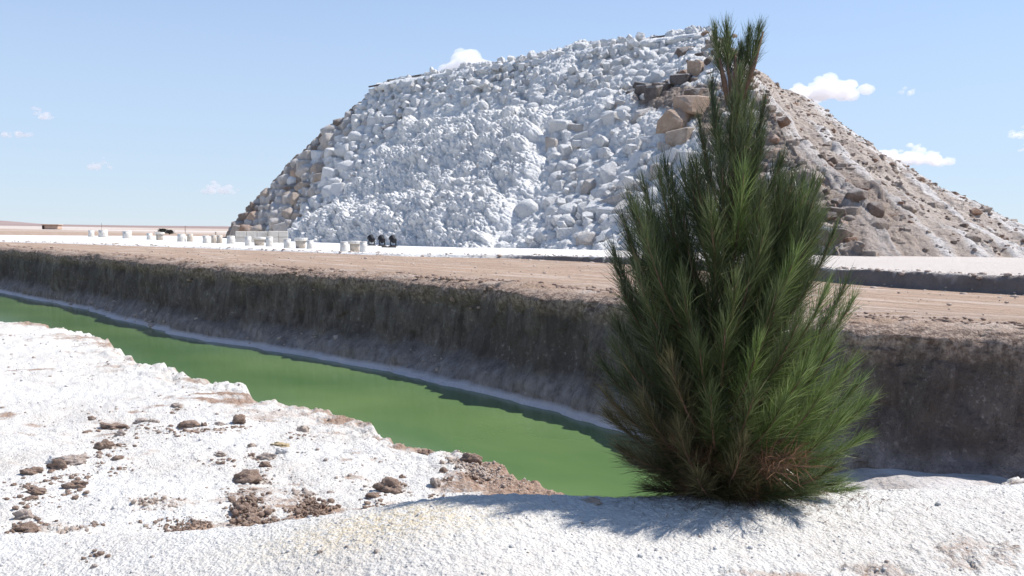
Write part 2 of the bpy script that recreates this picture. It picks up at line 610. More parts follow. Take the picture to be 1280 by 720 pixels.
MS = {
    'salt': m_salt_ground(), 'plain': m_plain(), 'platform': m_platform(), 'wall': m_wall(), 'water': m_water(),
    'bed': m_bed(), 'crust': m_crust(), 'face': m_face(), 'flank': m_flank(),
    'b_white': m_boulder('salted_boulder', (0.77, 0.75, 0.73), (0.88, 0.865, 0.845), 0.85, (0.88, 0.87, 0.85)),
    'b_pale': m_boulder('pale_stone', (0.54, 0.47, 0.415), (0.68, 0.62, 0.565), 0.45),
    'b_beige': m_boulder('beige_stone', (0.43, 0.335, 0.265), (0.57, 0.47, 0.39), 0.15),
    'b_peach': m_boulder('peach_stone', (0.49, 0.335, 0.235), (0.62, 0.47, 0.36), 0.12),
    'b_rust': m_boulder('rust_stone', (0.33, 0.19, 0.125), (0.46, 0.31, 0.22), 0.2),
    'b_brown': m_boulder('brown_stone', (0.20, 0.145, 0.11), (0.34, 0.26, 0.21), 0.3),
    'b_dark': m_boulder('dark_stone', (0.12, 0.10, 0.088), (0.25, 0.21, 0.185), 0.35),
    'clod': m_simple('brown_clod', (0.30, 0.195, 0.145), (0.52, 0.39, 0.31), 45, 0.035, bscale=70),
    'clod_grey': m_simple('grey_clod', (0.36, 0.285, 0.24), (0.58, 0.49, 0.43), 30, 0.02, bscale=60),
    'clod_pale': m_simple('pale_clod', (0.40, 0.30, 0.235), (0.62, 0.53, 0.46), 30, 0.02, bscale=60),
    'clod_yellow': m_simple('ochre_clod', (0.42, 0.30, 0.15), (0.62, 0.50, 0.33), 30, 0.02, bscale=60),
    'clod_white': m_simple('white_lump', (0.66, 0.63, 0.60), (0.82, 0.80, 0.78), 30, 0.02, bscale=60),
    'stool': m_simple('pale_salt_stone', (0.60, 0.56, 0.50), (0.76, 0.73, 0.68), 5, 0.03),
    'table': m_simple('beige_salt_stone', (0.46, 0.39, 0.32), (0.60, 0.53, 0.45), 5, 0.03),
    'block': m_simple('cut_salt_block', (0.56, 0.51, 0.44), (0.68, 0.64, 0.58), 3, 0.03),
    'black': m_simple('black_metal', (0.012, 0.012, 0.014), (0.022, 0.022, 0.026), 8, 0, 0.45),
    'glass': m_simple('lamp_glass', (0.10, 0.10, 0.11), (0.14, 0.14, 0.15), 8, 0, 0.1),
    'iron': m_simple('dull_iron', (0.07, 0.06, 0.055), (0.12, 0.10, 0.09), 8, 0, 0.6),
    'hut': m_simple('brown_mud', (0.46, 0.32, 0.24), (0.56, 0.41, 0.31), 1.5, 0.05),
    'shade': m_simple('dark_opening', (0.03, 0.025, 0.02), (0.05, 0.04, 0.035), 3),
    'slat': m_simple('pale_wood', (0.55, 0.50, 0.44), (0.70, 0.66, 0.60), 6, 0.01),
    'ridge': m_simple('far_earth', (0.27, 0.20, 0.185), (0.33, 0.25, 0.23), 0.004),
    'bark': m_simple('pine_bark', (0.085, 0.05, 0.035), (0.19, 0.12, 0.085), 60, 0.01),
    'twig': m_simple('brown_shoot', (0.16, 0.085, 0.055), (0.26, 0.16, 0.11), 80, 0.005),
    'bush': m_simple('bush_leaf', (0.020, 0.026, 0.022), (0.045, 0.055, 0.045), 3),
    'sap': m_simple('seedling_leaf', (0.10, 0.10, 0.05), (0.20, 0.16, 0.08), 9),
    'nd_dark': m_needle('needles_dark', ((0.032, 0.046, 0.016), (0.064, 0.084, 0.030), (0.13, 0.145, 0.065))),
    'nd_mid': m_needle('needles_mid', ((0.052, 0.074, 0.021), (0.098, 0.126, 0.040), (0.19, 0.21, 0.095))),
    'nd_sunlit': m_needle('needles_sunlit', ((0.085, 0.130, 0.028), (0.155, 0.215, 0.055), (0.27, 0.33, 0.13))),  # paler green for the right side, sunlight put into the colour
    'nd_olive': m_needle('needles_olive', ((0.064, 0.058, 0.026), (0.125, 0.108, 0.048), (0.21, 0.18, 0.09))),
    'nd_dead': m_needle('needles_dead', ((0.085, 0.038, 0.022), (0.17, 0.085, 0.045), (0.27, 0.15, 0.08))),
}

# ------------------------------------------------------------------ near salt bank and berm
EDGE = [(-40, 44), (-12, 17), (-5.8, 10.43), (-4.65, 9.72), (-3.97, 8.86), (-3.03, 7.3), (-2.82, 7.34), (-2.39, 6.78),
        (-1.96, 6.45), (-1.62, 6.01), (-0.91, 5.28), (-0.57, 4.75), (-0.44, 4.65), (-0.18, 4.46), (0.01, 4.24),
        (0.25, 4.0), (0.38, 3.76), (0.62, 3.52), (1.2, 3.62), (2.2, 3.95), (4, 4.6), (9, 6.5), (30, 12)]
BANK = EDGE + [(30, -40), (-60, -40)]
CX = np.array([-30, -4, -1.74, -0.942, -0.562, -0.3, -0.093, 0.1, 0.274, 0.5, 0.719, 1.001, 1.865, 4, 9, 30])
CY = np.array([6, 3.7, 3.1, 3.0, 2.95, 2.91, 2.90, 2.94, 3.0, 3.06, 3.1, 3.13, 3.3, 3.9, 5.5, 10])
CZ = np.array([-0.36, -0.34, -0.27, -0.192, -0.118, -0.058, -0.02, -0.055, -0.085, -0.08, -0.075, -0.088, -0.085, -0.05, -0.03, 0.0])
_xs = np.linspace(-31, 31, 6201)
_w = np.exp(-0.5 * (np.arange(-60, 61) * 0.01 / 0.16) ** 2); _w /= _w.sum()
CYS = np.convolve(np.interp(_xs, CX, CY), _w, mode='same')
CZS = np.convolve(np.interp(_xs, CX, CZ), _w, mode='same')
DARK_PATCH = [(at(1215, 690, -0.12), 0.20, 0.15), (at(1110, 712, -0.12), 0.13, 0.10), (at(960, 717, -0.12), 0.2, 0.05), (at(1262, 668, -0.08), 0.07, 0.06)]


HEAP_PATCH = [(at(px, py, -0.27), rx, ry) for px, py, rx, ry in ((233, 660, .11, .09), (312, 640, .09, .16), (332, 656, .11, .08), (392, 640, .10, .14), (196, 629, .12, .10), (90, 664, .09, .06),
              (380, 618, .08, .07), (52, 660, .1, .09), (700, 610, .10, .12), (640, 596, .16, .22), (590, 588, .12, .2))]


def near_parts(x, y, fine=True):
    sd = pdist(x, y, EDGE)
    ins = pip(x, y, BANK)
    s = np.where(ins, sd, -sd)
    s = s + 0.16 * fbm(x * 2.2, y * 2.2, 3, 3) + 0.05 * fbm(x * 9, y * 9, 2, 8)
    bank = -0.30 + 0.05 * fbm(x * 0.7, y * 0.7, 3, 21) - 0.03 * np.exp(-(s / 0.30) ** 2)
    bank = bank + np.where(s < 0, np.maximum(s * 1.25, -1.9), 0)
    t = np.interp(x, _xs[100:-100], CYS[100:-100]) - y
    zc = np.interp(x, _xs[100:-100], CZS[100:-100])
    berm = zc + 0.036 - (0.45 * np.sqrt(t * t + 0.0064) - 0.30 * t) + 0.018 * fbm(x * 1.6, y * 1.6, 3, 40)
    k = 0.035
    z = 0.5 * (bank + berm + np.sqrt((bank - berm) ** 2 + k * k)) - k * 0.2
    wb = sstep(-0.03, 0.05, berm - bank)
    if fine:
        edge = np.exp(-(np.clip(s, -0.3, 9) / 0.30) ** 2) * (1 - wb)
        patch = np.zeros_like(x)
        for c, rx, ry in DARK_PATCH:
            patch = np.maximum(patch, np.exp(-(((x - c.x) / rx) ** 2 + ((y - c.y) / ry) ** 2) * 1.4))
        for c, rx, ry in HEAP_PATCH:
            patch = np.maximum(patch, 0.9 * np.exp(-((x - c.x) / rx) ** 2 - ((y - c.y) / ry) ** 2))
        patch = np.clip(patch * 1.2 + 0.5 * fbm(x * 7, y * 7, 3, 66) * (patch > 0.08), 0, 1)
        z = z + (1 - wb) * 0.022 * fbm(x * 5, y * 5, 4, 50) + 0.012 * dome(x * 14, y * 14, 60) * (0.4 + 0.6 * (1 - wb))
        z = z + 0.0055 * dome(x * 38, y * 38, 61) + 0.004 * fbm(x * 60, y * 60, 2, 62)
        z = z + edge * (0.05 * dome(x * 8, y * 8, 70) * (0.3 + vn(x * 1.7, y * 1.7, 71)) + 0.03 * dome(x * 20, y * 20, 72) - 0.02)
        z = z + patch * (0.03 * dome(x * 17, y * 17, 75) + 0.012 * dome(x * 45, y * 45, 76) - 0.022)
        return z, s, wb, edge, patch
    return z


def near_z(x, y):
    return float(near_parts(np.array([x]), np.array([y]))[0][0])


def on_bank(px, py):
    d = ray(px, py)
    ts = np.linspace(1.7, 14, 3000) / d.y
    X, Y, Z = EYE.x + d.x * ts, EYE.y + d.y * ts, EYE.z + d.z * ts
    hz = near_parts(X, Y, False)
    i = int(np.argmax(Z < hz))
    return Vector((X[i], Y[i], near_z(X[i], Y[i])))


CL = [  # px, py (base), w, h, material, label
    (298.7, 534, 16, 13, 'clod', 'dark rounded clod on open salt above the yellowish lump'),
    (233, 538, 27, 10, 'clod', 'long flat brown clod mid bank with a small one at its right end'),
    (255, 537, 7, 6, 'clod', 'tiny brown clod touching the right end of a long flat one'),
    (221, 512, 13, 7, 'clod_grey', 'small grey brown clod near the top of the bank'),
    (115, 530, 11, 6, 'clod', 'small brown clod left of the long thin clod at upper left'),
    (143, 538, 38, 8, 'clod', 'long thin dark clod at the upper left of the bank'),
    (176, 531, 18, 8, 'clod_grey', 'left clod of a flat pair right of the long thin clod'),
    (193, 534, 13, 7, 'clod_pale', 'right paler clod of a flat pair right of the long thin clod'),
    (150, 548, 12, 7, 'clod_grey', 'small grey clod just below the long thin clod'),
    (131, 563, 21, 13, 'clod', 'pointed brown clod standing alone below the long thin clod'),
    (123, 576, 7, 6, 'clod_grey', 'small grey clod below the pointed brown clod'),
    (148, 580, 13, 6, 'clod', 'flat brown clod right of the big clod pile at left'),
    (90, 586, 40, 14, 'clod_grey', 'largest long clod at left, leaning on a brown one'),
    (72, 593, 24, 14, 'clod', 'brown clod under the left end of the largest long clod'),
    (65, 583, 14, 9, 'clod_white', 'whitish grey lump touching the largest long clod'),
    (40, 599, 25, 11, 'clod', 'rounded brown clod near the left side, left of the largest long clod'),
    (95, 615, 25, 11, 'clod', 'slanting brown clod below the largest long clod'),
    (43, 621, 31, 9, 'clod', 'flat brown clod at left lying above a smaller one'),
    (35, 629, 20, 7, 'clod', 'smaller flat brown clod just below a longer one at left'),
    (31, 651, 27, 14, 'clod_grey', 'grey crumbly clod near the lower left side'),
    (32, 671, 29, 12, 'clod', 'lowest brown clod at left, by the foot of the berm'),
    (378, 540, 18, 11, 'clod_pale', 'pale brown knobbly clod high on the bank near the bank edge'),
    (334, 577, 23, 10, 'clod_grey', 'grey brown clod below the yellowish lump'),
    (352, 563, 24, 7, 'clod_yellow', 'thin yellowish lump arching over a white lump'),
    (353, 572, 15, 9, 'clod_white', 'white lump under the thin yellowish lump'),
    (305, 607, 37, 17, 'clod', 'big dark brown clod alone in the centre of the bank'),
    (331, 591, 13, 7, 'clod', 'small brown clod up right of the big dark one'),
    (276, 573, 19, 6, 'clod_pale', 'flat pale brown clod up left of the big dark one'),
    (315, 563, 11, 6, 'clod_pale', 'small pale clod left of the thin yellowish lump'),
    (275, 536, 14, 6, 'clod_grey', 'flat grey clod left of the dark rounded one'),
    (488, 624, 40, 20, 'clod', 'big rough brown clod beside the crest of the salt ridge'),
    (466, 630, 21, 8, 'clod', 'small flat clod left of the big rough one by the ridge'),
    (586, 590, 24, 15, 'clod', 'brown rock on the bank edge under a white lump'),
    (584, 577, 22, 14, 'clod_white', 'white lump on the bank edge above a brown rock'),
    (533, 554, 10, 7, 'clod_pale', 'small pale stone on the very edge above the water'),
    (545, 615, 13, 15, 'clod_grey', 'narrow upright brown crumb clod behind the salt ridge'),
    (555, 596, 13, 9, 'clod', 'small brown clod left of the rock on the bank edge'),
    (503, 601, 10, 8, 'clod', 'small brown clod above the big rough one by the ridge'),
    (741, 632, 26, 8, 'clod_pale', 'rough pale clod at the tip of the bank left of the pine'),
    (118, 657, 8, 6, 'clod_grey', 'small grey clod on plain salt at lower left'),
    (118, 714, 9, 6, 'clod_grey', 'small grey clod on the berm at the bottom left'),
    (400, 696, 9, 6, 'clod_pale', 'small pale clod on the berm at the bottom middle'),
]
STAIN = []
for px, py, w_, h_, mk, lb in CL:
    q = at(px, py, -0.28)
    if mk in ('clod', 'clod_grey', 'clod_pale'):
        STAIN.append((q.x, q.y, max(0.02, w_ * q.y / FPX * 0.62), max(0.035, w_ * q.y / FPX * 0.8)))


def build_near():
    r = np.concatenate([np.geomspace(0.25, 1.85, 25)[:-1], np.geomspace(1.85, 5.6, 470)[:-1], np.geomspace(5.6, 12, 150)[:-1], np.geomspace(12, 70, 60)])
    a = np.concatenate([np.linspace(-80, -34, 40)[:-1], np.linspace(-34, 34, 800), np.linspace(34, 80, 40)[1:]]) * math.pi / 180
    Rr, A = np.meshgrid(r, a, indexing='ij')
    X, Y = Rr * np.sin(A), Rr * np.cos(A)
    Z, s, wb, edge, patch = near_parts(X, Y)
    keep = s > -2.4
    blot = sstep(0.08, 0.5, fbm(X * 1.1, Y * 1.9, 4, 90)) * 0.34 * (1 - wb)
    speck = sstep(0.18, 0.5, fbm(X * 4, Y * 9, 3, 95)) * 0.38 * (1 - wb)
    dirt = np.clip(edge * 0.36 * (0.35 + vn(X * 1.3, Y * 1.3, 91)) + blot + speck + patch * 0.5, 0, 1)
    # brown rubble lip behind the berm's left crest
    lip = np.exp(-((X - 0.13) / 0.22) ** 2 - ((Y - 4.0) / 0.45) ** 2)
    dirt = np.clip(dirt + lip * 0.75 * (1 - wb), 0, 1)
    stain = np.zeros_like(X)
    for qx, qy, sx, sy in STAIN:
        mk_ = (np.abs(X - qx) < 3 * sx) & (np.abs(Y - qy) < 3 * sy)
        stain[mk_] = np.maximum(stain[mk_], np.exp(-((X[mk_] - qx) / sx) ** 2 - ((Y[mk_] - qy) / sy) ** 2))
    dirt = np.clip(dirt + 0.42 * stain, 0, 1)
    yc = at(480, 675, -0.13)
    yel = np.exp(-((X - yc.x) / 0.35) ** 2 - ((Y - yc.y) / 0.16) ** 2)
    P = np.stack([X, Y, Z], -1)
    fm = keep[:-1, :-1] & keep[1:, 1:]
    wbf = wb[:-1, :-1] > 0.5
    at_ = {'dirt': dirt, 'yellow': yel}
    structure('salt_bank', grid_mesh('salt_bank', P, MS['salt'], fm & ~wbf, True, at_, flip=True))
    structure('salt_berm', grid_mesh('salt_berm', P, MS['salt'], fm & wbf, True, at_, flip=True))


build_near()

# ------------------------------------------------------------------ channel: far wall, water, dry bed
RIM = [(-6000, 6200), (-300, 335), (-60, 78), (-26, 41.5), (-18.71, 33.72), (-14.72, 29.27), (-11.49, 25.96), (-6.81, 20.12), (-4.0, 17.73), (-1.92, 15.8),
       (0.0, 13.68), (1.25, 12.01), (2.32, 10.26), (3.32, 8.75), (4.52, 8.11), (6.3, 7.6), (12, 6.7), (40, 3), (5000, -900)]
NRM = np.array([-0.73, -0.68])


def dense(line, far_step=0.06, lim=45):
    L = np.array(line, float)
    out = []
    for p, q in zip(L[:-1], L[1:]):
        d = np.hypot(*(q - p)); m = np.hypot(*((p + q) / 2))
        st = max(0.055, m * 0.0045)
        n = int(min(max(2, d / st), 400))
        for k in range(n):
            out.append(p + (q - p) * k / n)
    out.append(L[-1])
    return np.array(out)


def smooth_line(L, it=6):
    L = L.copy()
    for _ in range(it):
        L[1:-1] = 0.25 * L[:-2] + 0.5 * L[1:-1] + 0.25 * L[2:]
    return L


def build_wall():
    core = smooth_line(dense(RIM[1:-1]), 30)
    n = len(core)
    T = np.concatenate(([0], np.cumsum(np.hypot(*np.diff(core, axis=0).T))))
    tan = np.gradient(core, axis=0); tan /= np.linalg.norm(tan, axis=1, keepdims=True)
    nr = np.stack([tan[:, 1], -tan[:, 0]], 1)
    nr *= np.sign((nr @ NRM))[:, None]
    prof = np.array([(-1.3, 0.004), (-0.5, 0.010), (-0.14, 0.012), (0.0, -0.03), (0.10, -0.10), (0.19, -0.24), (0.23, -0.5), (0.27, -0.95),
                     (0.32, -1.12), (0.50, -1.42), (0.62, -1.5), (0.95, -1.62), (2.2, -1.9)])
    pl = np.concatenate(([0], np.cumsum(np.hypot(*np.diff(prof, axis=0).T))))
    vs = np.concatenate([np.linspace(0, pl[2], 14)[:-1], np.linspace(pl[2], pl[9], 84)[:-1], np.linspace(pl[9], pl[-1], 14)])
    off = np.interp(vs, pl, prof[:, 0]); zz = np.interp(vs, pl, prof[:, 1])
    O, TT = np.meshgrid(off, T, indexing='ij'); Zb, _ = np.meshgrid(zz, T, indexing='ij')
    steep = sstep(0.0, -0.1, Zb) * sstep(-1.5, -1.2, Zb)
    lipz = np.exp(-((Zb + 0.08) / 0.16) ** 2)
    rim_w = 0.22 * fbm(TT * 0.45, TT * 0 + 3, 4, 5) + 0.10 * fbm(TT * 1.9, TT * 0 + 9, 3, 6)
    d = rim_w * sstep(-1.0, -0.2, O) * sstep(-1.7, -1.0, Zb)
    d = d + steep * (0.20 * fbm(TT * 1.2, Zb * 0.6, 4, 7) + 0.06 * fbm(TT * 6, Zb * 1.6, 3, 12) + 0.10 * dome(TT * 2.4, Zb * 2.6, 13))
    d = d + lipz * (0.13 * dome(TT * 4.5, Zb * 5 + O * 5, 14) + 0.08 * dome(TT * 10, Zb * 10 + O * 9, 15))
    up = sstep(-0.75, -0.05, O) * sstep(-0.5, 0, Zb) * (0.05 * dome(TT * 5, O * 5, 16) * sstep(0.42, 0.62, vn(TT * 0.9, O, 18)) + 0.025 * dome(TT * 12, O * 12, 17))
    foot = sstep(-1.0, -1.25, Zb) * (0.10 * fbm(TT * 1.6, Zb * 2, 4, 19) + 0.05 * dome(TT * 3.5, Zb * 5, 20))
    w_ = 0.13 * fbm(TT * 0.35, TT * 0, 3, 29) * sstep(-0.8, -1.4, Zb)
    D = O + d + foot + w_
    X = core[None, :, 0] + nr[None, :, 0] * D
    Y = core[None, :, 1] + nr[None, :, 1] * D
    P = np.stack([X, Y, Zb + up], -1)
    structure('channel_wall', grid_mesh('channel_wall', P, MS['wall'], flip=True))


build_wall()
wq = Tris()
wq.add([(-400, 460, -1.5), (-420, 395, -1.5), (-2, 2.5, -1.5), (9, 3.2, -1.5), (9, 9, -1.5), (3, 14, -1.5)], [(0, 1, 2, 3, 4, 5)])
wo = wq.build('channel_water', MS['water']); wo['kind'] = 'structure'

gx, gy = np.meshgrid(np.linspace(0.6, 16, 180), np.linspace(3.2, 10, 90))
gz = -1.62 + 0.40 * sstep(1.5, 3.7, gx + 0.35 * fbm(gx, gy, 3, 33) - 0.12 * (gy - 7)) + 0.03 * fbm(gx * 3, gy * 3, 3, 34)
structure('channel_bed', grid_mesh('channel_bed', np.stack([gx, gy, gz], -1), MS['bed']))

# ------------------------------------------------------------------ plain to the horizon
L = smooth_line(dense(RIM[1:-1])[::8], 3)
L = np.vstack([[(-6000, 6200)], L, [(5000, -900)]])
ws = np.array([0.75, 1.4, 2.5, 4, 6, 9, 13, 18, 25, 35, 50, 75, 110, 160, 240, 400, 700, 1200, 2200, 4000, 9000])
PX = L[None, :, 0] + 0.73 * ws[:, None]
PY = L[None, :, 1] + 0.68 * ws[:, None]
PZ = 0.0 + 0.012 * fbm(PX * 0.3, PY * 0.3, 2, 77) * (ws[:, None] > 2) - 0.008
structure('dirt_plain', grid_mesh('dirt_plain', np.stack([PX, PY, PZ], -1), MS['plain']))

# far ridge on the horizon
rx = np.linspace(-3600, 2600, 320)
hh = 3.6 + 2.2 * fbm(rx * 0.004, rx * 0, 4, 81) + 7.5 * sstep(-1290, -1360, rx)
rows = [(-160, -1.0), (-70, 0.62), (0, 1.0), (90, 0.7), (260, -1.0)]
RP = np.stack([np.stack([rx, 2500 + o + 60 * fbm(rx * 0.003, rx * 0 + o, 3, 82), np.maximum(hh * k, -1.0)], -1) for o, k in rows])
structure('distant_ridge', grid_mesh('distant_ridge', RP, MS['ridge']))

# ------------------------------------------------------------------ white salt platform round the hill
def resample(line, n):
    Lr = np.array(line, float)
    t = np.concatenate(([0], np.cumsum(np.hypot(*np.diff(Lr[:, :2], axis=0).T))))
    # even in view angle: more points near the camera
    w = 1 / np.hypot(Lr[:, 0], Lr[:, 1])
    tt = np.linspace(0, t[-1], 4000)
    wt = np.interp(tt, t, w); cum = np.cumsum(wt); cum = (cum - cum[0]) / (cum[-1] - cum[0])
    q = np.interp(np.linspace(0, 1, n), cum, tt)
    return np.stack([np.interp(q, t, Lr[:, k]) for k in range(Lr.shape[1])], 1)


FRONT = resample([(-42, 64, 0.012), (-31, 48.6, 0.012), (-23.95, 43.17, 0.014), (-17.33, 39.17, 0.018), (-12.07, 35.66, 0.02), (-8.16, 32.4, 0.025), (-3.47, 28.9, 0.035),
                  (-0.01, 27.6, 0.07), (3.12, 24.08, 0.13), (4.6, 19.5, 0.18), (5.74, 15.75, 0.20), (6.49, 14.38, 0.22), (7.37, 13.27, 0.23), (9.5, 11.7, 0.24), (16, 10, 0.25), (40, 8, 0.25)], 700)
BACK = resample([(-44, 66, 0.012), (-36, 69, 0.012), (-32, 72, 0.014), (-30, 80, 0.02), (-24, 78, 0.02), (-14, 72, 0.03), (-5, 66, 0.05), (2, 60, 0.08), (9, 55, 0.15), (18, 50, 0.2), (28, 46, 0.2), (40, 42, 0.2), (60, 36, 0.2)], 700)
vr = np.concatenate([[-0.5, -0.35, -0.25, -0.17, -0.11, -0.06, -0.02, 0.02, 0.06, 0.1, 0.15, 0.22, 0.3, 0.4, 0.52, 0.65, 0.8, 1.0], np.geomspace(1.3, 60, 60)])
dv = BACK[:, :2] - FRONT[:, :2]; dl = np.linalg.norm(dv, axis=1)
k = np.clip(vr[:, None] / dl[None, :], -1, 1)
SX = FRONT[None, :, 0] + dv[None, :, 0] * k
SY = FRONT[None, :, 1] + dv[None, :, 1] * k
wob = 0.32 * fbm(SX * 0.5, SY * 0.5, 3, 101) + 0.20 * fbm(SX * 2.4, SY * 2.4, 3, 102)
H = FRONT[None, :, 2] + (BACK[None, :, 2] - FRONT[None, :, 2]) * np.clip(k, 0, 1)
edge_d = vr[:, None] + wob * np.exp(-np.abs(vr[:, None]) / 0.8)
ris = sstep(-0.06, 0.10, edge_d)
SZ = -0.03 + (H + 0.03) * ris
thick = sstep(0.03, 0.1, FRONT[None, :, 2] + 0 * SX)
SZ = SZ + ris * (0.012 + 0.035 * thick) * (0.6 * dome(SX * 1.6, SY * 1.6, 103) + 0.5 * dome(SX * 4, SY * 4, 104)) * np.exp(-np.abs(vr[:, None]) / 2.5)
SZ = SZ + ris * 0.012 * dome(SX * 1.2, SY * 1.2, 105)
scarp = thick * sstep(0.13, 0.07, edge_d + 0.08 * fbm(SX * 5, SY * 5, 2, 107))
structure('salt_platform', grid_mesh('salt_platform', np.stack([SX, SY, SZ], -1), MS['platform'], attrs={'scarp': np.clip(scarp, 0, 1)}))

# ------------------------------------------------------------------ the salt hill
HA = np.array([-21.5, 69.7, -0.05]); HD = np.array([9.9, 27.6, 0.1])
HB = np.array([-9.33, 66.6, 11.12]); HC = np.array([9.876, 48.3, 11.12])
ROW = (HD - HA) / np.linalg.norm(HD - HA)


def face_pt(u, v):
    u = np.asarray(u, float)[..., None]; v = np.asarray(v, float)[..., None]
    p = (1 - v) * ((1 - u) * HA + u * HD) + v * ((1 - u) * HB + u * HC)
    p = p - ROW * 2.1 * np.sin(np.pi * np.clip(v, 0, 1)) * np.clip(1 - u * 3.5, 0, 1) ** 2
    return p


def face_frame(u, v):
    e = 1e-3
    p = face_pt(u, v)
    du = face_pt(np.asarray(u) + e, v) - p; dvv = face_pt(u, np.asarray(v) + e) - p
    nn = np.cross(du, dvv)
    nn /= np.linalg.norm(nn, axis=-1, keepdims=True)
    return p, nn


CRUST = [(0.282, 0.751), (0.466, 0.738), (0.595, 0.726), (0.699, 0.704), (0.724, 0.605), (0.707, 0.469), (0.733, 0.376), (0.725, 0.266),
         (0.716, 0.145), (0.705, 0.031), (0.7, -0.4), (0.583, -0.4), (0.459, -0.4), (0.235, -0.4), (0.245, 0.0), (0.262, 0.133), (0.272, 0.283), (0.266, 0.474), (0.265, 0.644)]
hill = thing('salt_hill', 'huge flat topped hill of white salt crusted boulders with a bare earth flank', 'hill', (-2, 52, 0))
HL = np.array(hill.location[:])


def hill_part(name, me):
    o = link(name, me, hill)
    o.location = -Vector(hill.location)
    return o


def build_face():
    uu = np.linspace(-0.01, 1.015, 760); vv = np.linspace(-0.16, 1.03, 330)
    V_, U_ = np.meshgrid(vv, uu, indexing='ij')
    P, Nn = face_frame(U_, V_)
    a, b = P @ ROW, V_ * 15
    cd = pdist(a, b, [(float(face_pt(u, v) @ ROW), v * 15) for u, v in CRUST + CRUST[:1]])
    ins = pip(U_, V_, CRUST)
    sdist = np.where(ins, cd, -cd)
    off = 0.30 * fbm(a * 0.3, b * 0.3, 3, 201) + 0.40 * dome(a * 0.8, b * 0.95, 202) + 0.24 * dome(a * 1.9, b * 2.1, 203) + 0.14 * dome(a * 4.5, b * 4.5, 205) + 0.07 * dome(a * 10, b * 10, 206) - 0.36 + 0.38 * sstep(0.05, 0.4, fbm(a * 0.22, b * 0.22, 3, 207)) * sstep(0.2, 0.35, U_) * sstep(0.92, 0.85, U_)
    P1 = P + Nn * off[..., None]
    lim = 0.06 + 0.10 * fbm(b * 0.4, b * 0 + 4, 3, 204)
    salt = sstep(lim - 0.05, lim + 0.09, U_)
    for cu, cv, ru, rv in ((0.868, 0.655, 0.045, 0.07), (0.90, 0.60, 0.05, 0.06), (0.975, 0.45, 0.045, 0.16), (0.98, 0.15, 0.03, 0.2)):
        salt = salt * (1 - 0.95 * np.exp(-((U_ - cu) / ru) ** 2 - ((V_ - cv) / rv) ** 2))
    salt = salt * (1 - sstep(0.90, 0.95, U_) * sstep(0.75, 0.55, V_))
    hill_part('rubble_fill', grid_mesh('rubble_fill', P1, MS['face'], attrs={'salt': salt}))
    # cauliflower crust where the brine ran down the middle
    uu = np.linspace(0.2, 0.78, 760); vv = np.linspace(-0.22, 0.80, 480)
    V_, U_ = np.meshgrid(vv, uu, indexing='ij')
    P, Nn = face_frame(U_, V_)
    a, b = P @ ROW, V_ * 15
    cd = pdist(a, b, [(float(face_pt(u, v) @ ROW), v * 15) for u, v in CRUST + CRUST[:1]])
    ins = pip(U_, V_, CRUST)
    sd = np.where(ins, cd, -cd) + 0.7 * fbm(a * 0.5, b * 0.5, 3, 211) - 0.3
    m = sstep(-0.5, 2.0, sd)
    d5 = dome(a * 13, b * 13, 219)
    a2, b2 = a + 0.10 * fbm(a * 1.1, b * 1.1, 2, 220), b + 0.10 * fbm(a * 1.1, b * 1.1, 2, 221)
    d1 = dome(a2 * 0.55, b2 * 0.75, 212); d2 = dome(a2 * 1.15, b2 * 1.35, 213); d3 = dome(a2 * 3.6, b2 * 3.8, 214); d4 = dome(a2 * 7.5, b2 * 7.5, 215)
    # broad downhill tongues, stepped like terraces
    tong = 0.3 * fbm(a * 0.28, b * 0.10, 3, 216)
    terr = 0.18 * np.sin(b * 1.25 + 2.0 * fbm(a * 0.22, b * 0.2, 2, 218))
    off = -0.40 + m * (0.45 + tong + terr + 0.22 * d1 + 0.55 * d2 + 0.26 * d3 + 0.22 * d4 + 0.10 * d5 + 0.45 * sstep(0.35, -0.04, V_))
    P2 = P + Nn * off[..., None]
    P2[..., 2] += m * 0.32 * d2
    fm = (sd > -0.5)
    fm = fm[:-1, :-1] & fm[1:, 1:]
    hill_part('salt_crust', grid_mesh('salt_crust', P2, MS['crust'], fm, attrs={'dome': 0.2 * d2 + 0.4 * d3 + 0.4 * d4}))  # low relief values drive the painted crevice shade


build_face()

# earth flank on the right
FOOT = np.array([(9.7, 27.3, 0.1), (12.5, 27.3, 0.15), (15.65, 28.25, 0.15), (20, 31, 0.12), (24, 36, 0.08), (26.5, 41.5, 0.03)])
RIDGE = np.array([(9.876, 48.3, 11.05), (11.74, 48, 9.65), (14.36, 47, 7.82), (17.9, 45.5, 4.75), (21.2, 44, 2.15), (23.75, 43, 0.5), (27, 41.8, 0.0)])


def curve(Pc, n):
    t = np.linspace(0, len(Pc) - 1, n)
    return np.stack([np.interp(t, np.arange(len(Pc)), Pc[:, k]) for k in range(3)], 1)


def flank_pt(u, v, F_=curve(FOOT, 400), R_=curve(RIDGE, 400)):
    u = np.clip(np.asarray(u, float), 0, 1) * 399
    f = np.stack([np.interp(u, np.arange(400), F_[:, k]) for k in range(3)], -1)
    r = np.stack([np.interp(u, np.arange(400), R_[:, k]) for k in range(3)], -1)
    v = np.asarray(v, float)[..., None]
    return f * (1 - v) + r * v


def flank_off(u, v):
    p = flank_pt(u, v)
    x, y = p[..., 0], p[..., 1]
    g = fbm(u * 26 + 0.5 * fbm(x * 0.4, y * 0.4, 2, 301), v * 2.2, 3, 302)
    o = 0.30 * fbm(x * 0.35, y * 0.35, 3, 303) + 0.22 * g + 0.16 * fbm(x * 1.6, y * 1.6, 3, 304) + 0.10 * dome(x * 2.2, y * 2.2, 305) * (vn(x * 0.6, y * 0.6, 306) > 0.5)
    return o, g


